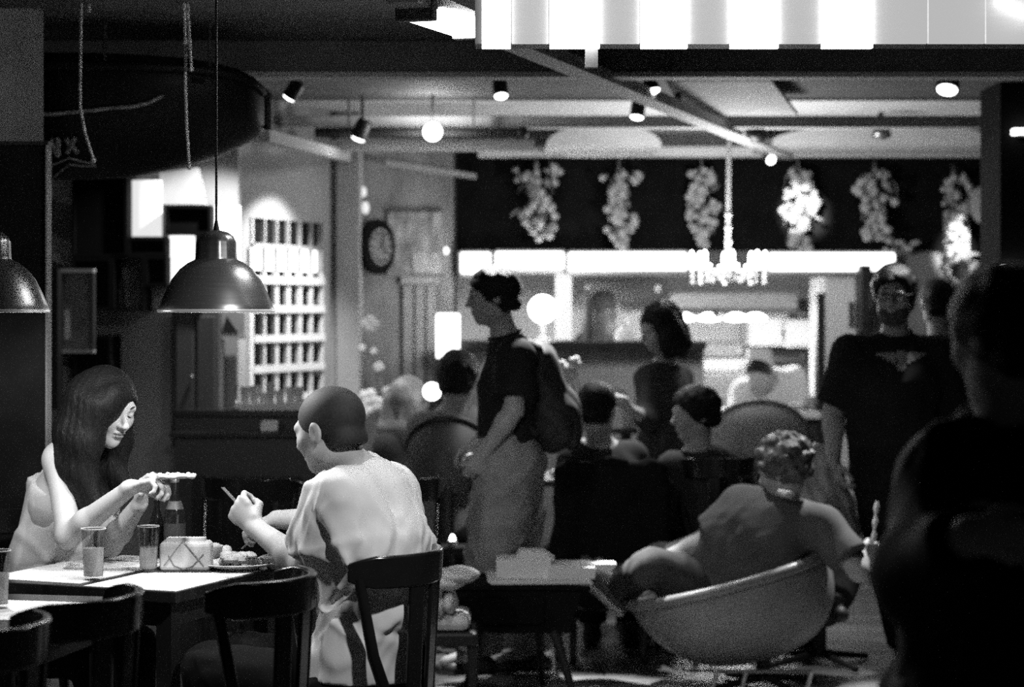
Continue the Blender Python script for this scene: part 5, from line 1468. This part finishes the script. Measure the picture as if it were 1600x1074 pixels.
fk = thing('fork', 'fork held in the right hand of the man in white', 'fork', P(395, 830, 6.26))
MB().tube([P(425, 815, 6.25), P(404, 832, 6.28), P(390, 846, 6.3)], .0035, 6).build('grip', M_steel, fk)
for k in (-1, 0, 1): MB().tube([P(390 + k, 846, 6.3 + k * .006), P(378 + k, 858, 6.31 + k * .006)], .0015, 5).build('tine', M_steel, fk)

# --- long haired woman in the white sleeveless top
pc = A(*P(36, 1003, 6.66))
fw_ = A(.85, -.5, 0); rt = A(-.5, -.85, 0)
hips = (pc + rt * .09, pc - rt * .09); kn = (hips[0] + fw_ * .40, hips[1] + fw_ * .40)
J = dict(head=P(167, 638, 6.42), fwd=(.73, -.61, -.30), up=(.06, .0, 1), neck=P(128, 698, 6.52), sh=(P(94, 718, 6.42), P(160, 706, 6.64)),
         el=(P(106, 838, 6.30), P(172, 852, 6.52)), wr=(P(204, 762, 6.17), P(219, 786, 6.38)),
         hd=(HD((.92, -.15, .22), (.25, -.25, -.9), (.2, .95, -.1), (38, 50, 30), .8, .95), HD((.25, -.15, .95), (.9, -.3, 0), (-.1, -.9, .1), (40, 55, 40), .5, .9)),
         hip=hips, kn=kn, an=(kn[0] + A(0, 0, -.43), kn[1] + A(0, 0, -.43)), toe=(fw_, fw_))
def hair_w(B, c, R):
    def L(x, y, z): return c + R @ A(x, y, z)
    B.ell(L(0, -.020, .036), (.086, .108, .094), R, .01)
    B.ell(L(0, -.065, -.05), (.080, .065, .10), R, .03)
    B.ell(L(-.040, .118, -.050), (.074, .085, .112), R, .012, 's')      # open side of the face
    B.ell(L(.020, .130, -.080), (.060, .060, .080), R, .012, 's')
    B.ell(L(.046, .066, .040), (.038, .036, .062), R, .025)             # fringe swept over her right cheek
    B.ell(L(.076, .026, -.070), (.022, .040, .085), R, .03)
    for x, yb, z1, r1 in ((.088, .02, -.36, .036), (.080, -.04, -.37, .042), (.045, -.085, -.35, .044), (.0, -.10, -.33, .044), (-.045, -.085, -.30, .042), (-.078, -.04, -.28, .036), (-.082, .005, -.27, .026), (.084, .055, -.32, .028)):
        B.chain([L(x * .85, yb, .02), L(x * 1.02, yb + .002, -.10), L(x * 1.0, yb + .012, -.20), A(*(L(x * .92, yb + .02, 0)[:2]), c[2] + z1)], [r1, r1 * 1.05, r1, r1 * .5], .045)
    B.disp = strands(8, .0009, 360)
tw, Rw = person('woman with very long dark hair in a white sleeveless top eating at the table', S_skin, J, None, mat('trousers_black', .010, .95, spec=.1), S_hairb, step=.0085, head_step=.0036,
       fine=[(np.array(J['wr'][0]) + A(.07, -.01, .01), .10, .0045), (np.array(J['wr'][1]) + A(.01, 0, .06), .08, .0055)], girth=.91, male=False, neck_r=.047, hair_fn=hair_w)
eyes_brows(tw, J['head'], Rw, M_dk, M_dk, 1.0, True, mat('lips', .22, .4))
sm = (A(*J['sh'][0]) + A(*J['sh'][1])) / 2; sp = nrm(sm - pc)
TB = Blob(); q = .012; g = .90; ws = lerp(pc, sm, .42); chs = lerp(pc, sm, .80)
TB.trunk(pc - sp * .06, ws, rt, (.165 * g + q, .118 * g + q), (.134 * g + q, .1 * g + q), .04)
TB.trunk(ws, chs, rt, (.134 * g + q, .1 * g + q), (.158 * g + q, .118 * g + q), .04)
for s in (-1, 1): TB.ell(lerp(pc, sm, .70) + fw_ * .065 - rt * s * .06, (.06, .06, .06), None, .03)
TB.cut(lerp(pc, sm, .84), sp); TB.cut(pc - sp * .07, -sp); TB.disp = creases(21, lerp(pc, sm, .5), sp, .006, 34, .2)
tp = TB.mesh('top', C_white, tw, .009)
for s in (-1, 1):
    o = -rt * s * .075
    MB().tube([Vector(lerp(pc, sm, .82) + fw_ * .085 + o), Vector(sm + sp * .052 + fw_ * .02 + o * .9), Vector(sm + sp * .045 - fw_ * .04 + o * .9), Vector(lerp(pc, sm, .80) - fw_ * .10 + o)], .009, 8).build('strap', C_white, tp, smooth=True)
sl_ = thing('flatbread_slice', 'thin slice of flatbread in the fingers of the long haired woman', 'bread', P(280, 745, 6.15))
SB = Blob(); SB.trunk(P(250, 745, 6.15), P(303, 744, 6.16), (0, 1, 0), (.035, .0085), (.022, .006), .01); SB.disp = folds(6, .0025, 110)
SB.mesh('crust', M_food, sl_, .0045)
for k in range(6): MB().ball(P(262 + k * 8, 740 + (k % 2) * 1.5, 6.15 + .01 * (k % 3)), (.007, .007, .004), 7, 5).build('topping', M_dish, sl_, smooth=True)

# --- man with the backpack
hp = A(*P(795, 722, 8.6))
hips = (hp + A(0, -.09, 0), hp + A(0, .09, 0))
J = dict(head=P(768, 464, 8.58), fwd=(-.97, -.12, -.10), sh=(P(806, 560, 8.42), P(800, 556, 8.78)), neck=P(790, 528, 8.6),
         el=(P(803, 640, 8.38), P(790, 640, 8.85)), wr=(P(757, 708, 8.42), P(745, 690, 8.85)),
         hd=(HD((-.5, .1, -.85), (0, 1, 0), (-.8, 0, .4)), HD((-.8, .0, -.5), (0, 0, -1), (0, -1, 0))),
         hip=hips, kn=(P(768, 868, 8.48), P(812, 872, 8.72)), an=(P(750, 1022, 8.5), P(835, 1018, 8.75)), toe=((-1, -.1, 0), (-1, -.1, 0)))
hb_fn = lambda B, c, R: (hair_short(B, c, R, 1.0, .010, .0), setattr(B, 'disp', curls(4, .004, 90)))
tbk, Rb = person('standing man in a dark T-shirt and pale trousers wearing a backpack', S_skin2, J, C_black, C_khaki, S_hairb, step=.011, head_step=.006, girth=1.0, sleeve=.75, hem=.06, seed=31, inflate=.024, pleg=2.6, hair_fn=hb_fn)
eyes_brows(tbk, J['head'], Rb, M_dk, M_dk)
bp_ = thing('backpack', 'large black backpack on the back of the standing man', 'backpack', P(860, 710, 8.6))
BB = Blob(); BB.trunk(P(842, 560, 8.6), P(866, 668, 8.6), (0, 1, 0), (.15, .075), (.17, .105), .04); BB.ell(P(868, 650, 8.6), (.11, .17, .14)); BB.disp = folds(3, .005, 30)
BB.mesh('pouch', mat('backpack_black', .014, .7), bp_, .011)
FBk = Blob(); FBk.ell(P(893, 668, 8.6), (.05, .12, .10)); FBk.mesh('front_pocket', MATS['backpack_black'], bp_, .011)
for y in (8.47, 8.73): MB().tube([P(845, 545, y), P(815, 528, y), P(782, 560, y), P(785, 620, y), P(840, 680, y)], .016, 8).build('strap', MATS['backpack_black'], bp_, smooth=True)

# --- standing woman before the bar
hp = A(*P(1045, 690, 10.2)); hips = (hp + A(-.06, -.06, 0), hp + A(.06, .06, 0))
J = dict(head=P(1030, 514, 10.2), fwd=(-.85, -.45, -.25), sh=(P(1012, 592, 10.1), P(1062, 590, 10.32)), el=(P(1012, 655, 10.05), P(1080, 660, 10.35)), wr=(P(985, 640, 9.95), P(1062, 720, 10.3)),
         hd=(HD((-.5, -.4, .7), (0, 0, -1), (0, 1, 0)), REL), hip=hips, kn=(P(1035, 820, 10.15), P(1060, 820, 10.3)), an=(P(1040, 945, 10.2), P(1068, 945, 10.35)), toe=((-.8, -.5, 0), (-.8, -.5, 0)))
def hair_s(B, c, R):
    def L(x, y, z): return c + R @ A(x, y, z)
    B.ell(L(0, -.03, .04), (.105, .115, .105), R, .02); B.ell(L(-.06, -.03, -.06), (.06, .09, .10), R, .03); B.ell(L(.065, -.03, -.06), (.06, .09, .10), R, .03); B.ell(L(0, -.09, -.07), (.09, .06, .11), R, .03)
    B.ell(L(0, .115, -.045), (.07, .085, .105), R, .01, 's'); B.disp = curls(5, .007, 60)
ts, Rs = person('standing woman with wavy dark hair in a dark dress by the bar', S_skin2, J, C_dark, C_dark, S_hairb, step=.013, head_step=.007, girth=.88, male=False, sleeve=1.5, hem=.12, seed=41, hair_fn=hair_s, cloth='dress', neck_r=.048)
eyes_brows(ts, J['head'], Rs, M_dk, M_dk)

# --- man in glasses with the winged emblem
hp = A(*P(1402, 728, 8.95)); hips = (hp + A(-.10, 0, 0), hp + A(.10, .0, 0))
J = dict(head=P(1397, 462, 8.88), fwd=(-.30, -.95, -.05), sh=(P(1330, 556, 8.92), P(1466, 556, 8.98)), neck=P(1399, 525, 8.95), el=(P(1303, 645, 8.95), P(1492, 645, 9.0)), wr=(P(1302, 722, 8.82), P(1496, 725, 8.9)),
         hd=(HD((.25, -.25, -.95), (.9, .2, .2), (.1, -.95, -.1), (30, 35, 25)), HD((-.1, -.2, -.95), (-.9, 0, 0), (0, -1, 0))),
         hip=hips, kn=(P(1388, 878, 8.9), P(1440, 872, 9.0)), an=(P(1412, 1010, 9.05), P(1452, 1005, 9.1)), toe=((-.2, -.95, 0), (.1, -.95, 0)))
hg = lambda B, c, R: (hair_short(B, c, R, 1.06, .012, .0), setattr(B, 'disp', curls(9, .005, 90)))
tg, Rg = person('stocky man in glasses and a dark T-shirt with a winged emblem', S_skin2, J, C_black, C_black, S_hairb, step=.010, head_step=.005, girth=1.14, hs=1.06, sleeve=.85, hem=.10, seed=51, inflate=.026, hair_fn=hg, waist=.03)
hd_ = np.array(J['head']); eyes_brows(tg, hd_, Rg, M_dk, M_dk, 1.06)
def LG(x, y, z): return Vector(hd_ + Rg @ (A(x, y, z) * 1.06))
gs = thing('eyeglasses', 'thin eyeglasses on the face of the stocky man', 'glasses', LG(0, .1, 0))
for s in (-1, 1):
    MB().tube([LG(s * .033 + math.cos(2 * math.pi * k / 16) * .024, .100, .002 + math.sin(2 * math.pi * k / 16) * .017) for k in range(16)], .0022, 6, closed=True).build('lens_frame', M_black, gs, smooth=True)
    MB().tube([LG(s * .057, .098, .006), LG(s * .080, .05, .008), LG(s * .086, -.01, .006)], .002, 6).build('temple', M_black, gs)
MB().tube([LG(-.009, .101, .004), LG(.009, .101, .004)], .002, 6).build('bridge', M_black, gs)
BE = Blob(); c = hd_
BE.ell(c + Rg @ A(0, .035, -.078), (.066, .066, .055), Rg, .01); BE.ell(c + Rg @ A(0, .1, -.057), (.030, .04, .014), Rg, .006, 's'); BE.ell(c + Rg @ A(0, .05, .01), (.1, .1, .055), Rg, .01, 's'); BE.disp = strands(3, .0015, 300)
BE.mesh('beard', mat('beard', .07, .9), tg, .007)
# emblem on the chest
em = []; M_emb = mat('emblem_print', .30, .8, var=.4, scale=60)
def chest(px, py): return P(px, py, 8.70)
bm_ = bmesh.new()
from mathutils.bvhtree import BVHTree
shirt_o = [o for o in tg.children if o.name.startswith('shirt')][0]
bvh = BVHTree.FromPolygons([v.co + Vector(tg.location) for v in shirt_o.data.vertices], [p.vertices[:] for p in shirt_o.data.polygons])
def onshirt(px, py, off=.003):
    o = Vector((0, 0, CAMZ)); d = (P(px, py, 9.0) - o).normalized(); h = bvh.ray_cast(o, d)
    return (h[0] - d * off) if h[0] else P(px, py, 8.75)
def patch(poly, name):
    b = MB(); f = [onshirt(*p, .0035) for p in poly]; g_ = [onshirt(*p, -.002) for p in poly]; n = len(poly)
    b.add(f + g_, [tuple(range(n)), tuple(range(2 * n - 1, n - 1, -1))] + [(i, n + i, n + (i + 1) % n, (i + 1) % n) for i in range(n)]); b.build(name, M_emb, shirt_o)
for s in (-1, 1):
    cx = 1408
    for k in range(4):
        patch([(cx + s * 8, 551 + k * 4.5), (cx + s * (40 - k * 8), 552 + k * 4.2), (cx + s * (37 - k * 8), 556 + k * 4.2), (cx + s * 8, 554.5 + k * 4.5)], 'emblem_feather')
patch([(1400, 550), (1404, 548), (1412, 548), (1416, 550), (1415, 562), (1408, 566), (1401, 562)], 'emblem_body')
patch([(1404, 564), (1412, 564), (1416, 572), (1412, 580), (1404, 580), (1400, 572)], 'emblem_tail')

# --- man behind him
hp = A(*P(1470, 700, 10.2)); hips = (hp + A(-.09, 0, 0), hp + A(.09, 0, 0))
J = dict(head=P(1466, 474, 10.1), fwd=(.35, .9, 0), sh=(P(1432, 556, 10.1), P(1508, 556, 10.15)), el=(P(1425, 640, 10.1), P(1515, 640, 10.1)), wr=(P(1430, 700, 10.0), P(1512, 700, 10.0)), hd=(REL, REL), hip=hips,
         kn=(P(1450, 820, 10.2), P(1490, 820, 10.2)), an=(P(1450, 945, 10.2), P(1490, 945, 10.2)), toe=((0, 1, 0), (0, 1, 0)))
t_, R_ = person('dark haired man turned away behind the stocky man in glasses', S_skin2, J, C_black, C_black, S_hairb, step=.014, head_step=.008, sleeve=1.9, hem=.1, seed=61)
cl = MB().tube([P(1446, 486, 10.0), P(1450, 497, 9.98), P(1458, 503, 9.98)], [.012, .02, .014], 8).build('white_collar', C_white, t_, smooth=True)

# --- seated people further back
def seated(label, head, fwd, sh, d, hipp, shirt, hair, face, seed, hair_fn=None, male=True, girth=1.0, skin=S_skin2, arms=None, sleeve=1.9, step=.014, pants=C_black, kz=.52, an=None, knees=None):
    hp = A(*hipp); f = nrm(A(face[0], face[1], 0)); s = A(-f[1], f[0], 0)      # s: person's left side
    hips = (hp + s * .09, hp - s * .09)
    k_ = (hips[0] + f * .40 + A(0, 0, kz - hp[2]), hips[1] + f * .40 + A(0, 0, kz - hp[2]))
    k_ = knees or k_
    a_ = an or (A(k_[0][0], k_[0][1], .09), A(k_[1][0], k_[1][1], .09))
    shl = [A(*q) for q in sh]
    if arms is None:
        el = (shl[0] * .9 + hips[0] * .1 + A(0, 0, -.2) + f * .06 + s * .03, shl[1] * .9 + hips[1] * .1 + A(0, 0, -.2) + f * .06 - s * .03)
        wr = (el[0] + f * .22 - s * .05 + A(0, 0, .02), el[1] + f * .22 + s * .05 + A(0, 0, .02)); hd = (HD(f, (0, 0, -1), -s), HD(f, (0, 0, -1), s))
    else: el, wr, hd = arms
    J = dict(head=head, fwd=fwd, sh=shl, el=el, wr=wr, hd=hd, hip=hips, kn=k_, an=a_, toe=(f, f))
    t, R = person(label, skin, J, shirt, pants, hair, step=step, head_step=step * .55, girth=girth, male=male, sleeve=sleeve, hem=.04, seed=seed, hair_fn=hair_fn)
    return t, R, J
dark_cap = lambda v, sd, am: (lambda B, c, R: (hair_short(B, c, R, 1.0, v, .0), setattr(B, 'disp', curls(sd, am, 80))))
seated('seated man in a grey shirt with dark hair, seen from behind', P(716, 592, 9.7), (.25, .95, 0), (P(660, 668, 9.72), P(752, 662, 9.75)), 9.7, P(706, 838, 9.68), mat('shirt_grey_mid', .20, .9), S_hairb, (.2, .95), 71, dark_cap(.018, 3, .006), sleeve=1.7)
def hair_bl(B, c, R):
    def L(x, y, z): return c + R @ A(x, y, z)
    B.ell(L(0, -.02, .035), (.09, .108, .095), R, .02)
    for x in (-.07, -.03, .03, .07): B.chain([L(x, -.06, 0), L(x * 1.2, -.06, -.14), L(x * 1.1, -.05, -.26)], [.045, .042, .02], .03)
    B.ell(L(0, .115, -.045), (.075, .085, .11), R, .01, 's'); B.disp = strands(5, .003, 140)
seated('seated blonde woman in a dark coat behind the man in white', P(640, 628, 10.2), (.55, .75, -.1), (P(606, 698, 10.15), P(668, 696, 10.25)), 10.2, P(632, 818, 10.2), C_dark, mat('hair_blonde', .2, .5, var=.3, scale=40, stretch=(6, 6, 1)), (.4, .9), 72, hair_bl, male=False, girth=.92)
seated('seated man with shaved dark head and dark jacket, seen from behind', P(934, 640, 9.1), (.35, .9, -.1), (P(898, 722, 9.1), P(985, 715, 9.22)), 9.1, P(955, 858, 9.08), C_dark, S_hairb, (.05, .95), 73, dark_cap(.004, 3, .001), girth=1.08, skin=S_skin)
seated('seated man in a dark jacket looking left beside the standing woman', P(1084, 648, 9.3), (-.92, -.25, -.12), (P(1052, 730, 9.2), P(1130, 726, 9.4)), 9.3, P(1105, 845, 9.3), C_dark, S_hairb, (-.5, .86), 74, dark_cap(.014, 8, .005), girth=1.05)
# lower dark bodies behind the tub chair keep to chairs; woman with long pale hair
def hair_pale(B, c, R):
    def L(x, y, z): return c + R @ A(x, y, z)
    B.ell(L(0, -.02, .035), (.09, .11, .095), R, .02)
    for k, x in enumerate((-.08, -.045, 0, .045, .08)): B.chain([L(x, -.06, 0), L(x * 1.25, -.075, -.14), L(x * 1.3 + .02, -.07, -.27), L(x * 1.2 + .03, -.05, -.36)], [.04, .042, .036, .015], .028)
    B.ell(L(0, .115, -.045), (.075, .085, .11), R, .01, 's'); B.disp = strands(7, .005, 110)
hp = A(*P(1266, 920, 9.08))
seated('woman with long pale hair sitting low behind the lounging man', P(1272, 742, 9.0), (-.1, .92, -.25), (P(1240, 822, 8.98), P(1312, 822, 9.06)), 9.0, hp, mat('blouse_grey', .22, .9), S_hairl, (-.3, .95), 75, hair_pale, male=False, girth=.9, kz=.45, knees=(A(*P(1255, 915, 9.35)), A(*P(1334, 872, 8.72))), an=(A(*P(1255, 1020, 9.35)), A(*P(1306, 938, 8.50))))

# --- lounging man in the tub chair
hp = A(*P(1105, 908, 8.52)); s = A(.75, .55, 0)
hips = (hp + A(-.05, -.08, 0), hp + A(.03, .08, 0.02))
J = dict(head=P(1222, 735, 8.34), fwd=(-.80, .50, -.30), up=(-.1, 0, 1), neck=P(1222, 792, 8.36), sh=(P(1160, 795, 8.40), P(1286, 822, 8.26)), el=(P(1098, 850, 8.42), P(1342, 893, 8.16)), wr=(P(1040, 872, 8.44), P(1342, 860, 8.32)),
         hd=(HD((-.85, .1, -.3), (.0, .3, -.95), (0, .9, .3)), HD((.55, .15, -.05), (0, .9, .1), (0, 0, 1), (60, 65, 45), .9, .9)),
         hip=hips, kn=(P(1012, 888, 8.28), P(1035, 880, 8.72)), an=(P(974, 918, 8.52), P(968, 908, 8.80)), toe=((-.72, -.05, .70), (-.6, .2, .76)), sole=((.70, 0, .72), (.7, 0, .7)), bend=(.02, -.05, 0))
def hair_cur(B, c, R):
    hair_short(B, c, R, 1.0, .016, -.01)
    r = random.Random(6)
    for k in range(70):
        a = r.uniform(0, 6.28); e_ = r.uniform(-.1, 1.45)
        v = A(math.cos(a) * math.cos(e_), math.sin(a) * math.cos(e_), math.sin(e_))
        if v[1] > .55 and v[2] < .45: continue
        B.ell(c + R @ (v * A(.095, .115, .10) + A(0, -.02, .035)), (.02, .02, .02), R, .008)
    B.disp = curls(2, .005, 110)
tl, Rl = person('lounging man with curly hair in a dark T-shirt sprawled in the tub chair', S_skin2, J, mat('tshirt_charcoal', .085, .85, var=.15), C_jean, S_hairc, step=.010, head_step=.006, girth=1.06, sleeve=.72, hem=.04, seed=81, fold=.0055, nf=46, inflate=.026,
                hair_fn=hair_cur, shoe=mat('sneaker_grey', .08, .7), fdir=(.9, .4, -.7))
MB().tube([P(1216, 768, 8.22), P(1228, 772, 8.2), P(1240, 772, 8.22)], [.010, .016, .010], 8).build('white_label', C_white, tl, smooth=True)
# white soles of the sneakers
for i in (0, 1):
    tv_ = nrm(J['toe'][i]); up = nrm(J['sole'][i]); an = np.array(J['an'][i]); sd = nrm(np.cross(tv_, up))
    SO = Blob(); h0 = an - tv_ * .06 - up * .085; b0 = an + tv_ * .16 - up * .09
    SO.trunk(h0, b0, sd, (.044, .022), (.052, .020), .01); SO.mesh('white_sole', M_dish, tl, .009)
    for k in range(5): MB().tube([Vector(an + tv_ * (.02 + .022 * k) - up * (.02 + .005 * k) + sd * .035), Vector(an + tv_ * (.02 + .022 * k) - up * (.012 + .005 * k)), Vector(an + tv_ * (.02 + .022 * k) - up * (.02 + .005 * k) - sd * .035)], .004, 6).build('lace', M_dish, tl)
dk_ = thing('drink_cup', 'tall white cup with a knobbly white straw held by the lounging man', 'cup', P(1362, 890, 8.36))
q = P(1362, 892, 8.36)
MB().lathe(q, [(.022, 0), (.034, .105), (.031, .105), (.02, .005)], 20).build('cup_wall', mat('cup_white', .85, .5), dk_, smooth=True)
MB().lathe(q, [(.02, .004), (.03, .09)], 16).build('drink', mat('cup_white', .85, .5), dk_, smooth=True)
MB().tube([P(1363 + k * .4, 868 - k * 4.7, 8.36) for k in range(19)], [.0085 + .0035 * math.sin(k * 1.3) for k in range(19)], 8).build('straw', M_dish, dk_, smooth=True)

# --- cook in white, cook in grey behind the bar
hp = A(*P(1218, 706, 12.85)); hips = (hp + A(-.09, 0, 0), hp + A(.09, 0, 0))
J = dict(head=P(1187, 584, 12.50), fwd=(-.35, -.75, -.55), sh=(P(1162, 612, 12.62), P(1240, 592, 12.74)), el=(P(1148, 655, 12.55), P(1258, 648, 12.66)), wr=(P(1176, 660, 12.32), P(1238, 655, 12.38)),
         hd=(HD((.3, -.8, -.2), (0, 0, -1), (.8, 0, 0)), HD((-.3, -.8, -.2), (0, 0, -1), (-.8, 0, 0))), hip=hips, kn=(P(1200, 790, 12.8), P(1240, 790, 12.8)), an=(P(1200, 860, 12.8), P(1240, 860, 12.8)), toe=((0, -1, 0), (0, -1, 0)))
tc_, Rc_ = person('cook in white jacket and cap bending over the counter', S_skin2, J, C_white, C_white, S_hairb, step=.015, head_step=.009, sleeve=1.8, hem=.1, seed=91, cloth='jacket', girth=1.12)
cp = Blob(); c = np.array(J['head']); cp.trunk(c + A(0, .01, .05), c + A(0, .02, .15), (1, 0, 0), (.088, .095), (.075, .085), .02, cap=True); cp.mesh('cap', C_white, tc_, .012)
hp = A(*P(945, 650, 12.5)); hips = (hp + A(-.09, 0, 0), hp + A(.09, 0, 0))
J = dict(head=P(944, 487, 12.45), fwd=(.5, -.75, -.5), sh=(P(918, 535, 12.45), P(972, 533, 12.5)), el=(P(905, 590, 12.4), P(985, 590, 12.4)), wr=(P(930, 600, 12.25), P(965, 600, 12.25)), hd=(REL, REL), hip=hips,
         kn=(P(935, 760, 12.5), P(955, 760, 12.5)), an=(P(935, 870, 12.5), P(955, 870, 12.5)), toe=((0, -1, 0), (0, -1, 0)))
person('cook in grey standing behind the raised bar', mat('skin_dim', .25, .6), J, mat('apron_grey', .14, .9), C_dark, mat('hair_grey', .10, .6), step=.016, head_step=.009, sleeve=1.8, seed=95)

# --- figure close to the camera at the right
hp = A(*P(1560, 1110, 3.7)); hips = (hp + A(-.10, .02, 0), hp + A(.10, -.02, 0))
J = dict(head=P(1566, 528, 3.68), fwd=(-.55, .80, -.15), sh=(P(1492, 748, 3.66), P(1660, 745, 3.78)), neck=P(1572, 660, 3.72), el=(P(1452, 905, 3.55), P(1690, 985, 3.7)), wr=(P(1515, 835, 3.42), P(1610, 850, 3.5)),
         hd=(HD((.75, -.1, -.1), (0, .9, 0), (0, 0, 1), (35, 45, 30)), HD((-.6, -.2, .1), (0, .9, 0), (0, 0, 1))), hip=hips, kn=(P(1480, 1480, 3.7), P(1640, 1480, 3.7)), an=(P(1480, 1790, 3.7), P(1640, 1790, 3.7)), toe=((-.4, .9, 0), (-.2, .9, 0)))
hf = lambda B, c, R: (hair_short(B, c, R, 1.0, .012, .02), setattr(B, 'disp', curls(14, .005, 70)))
tf, Rf = person('dark dressed person standing right before the stocky man, arms folded', S_skin2, J, mat('jacket_black', .006, .7, spec=.15), mat('jeans_black', .012, .8), S_hairb, step=.012, head_step=.008, girth=1.12, sleeve=1.85, hem=.30, seed=99, fold=.008, inflate=.03, hair_fn=hf, cloth='jacket')
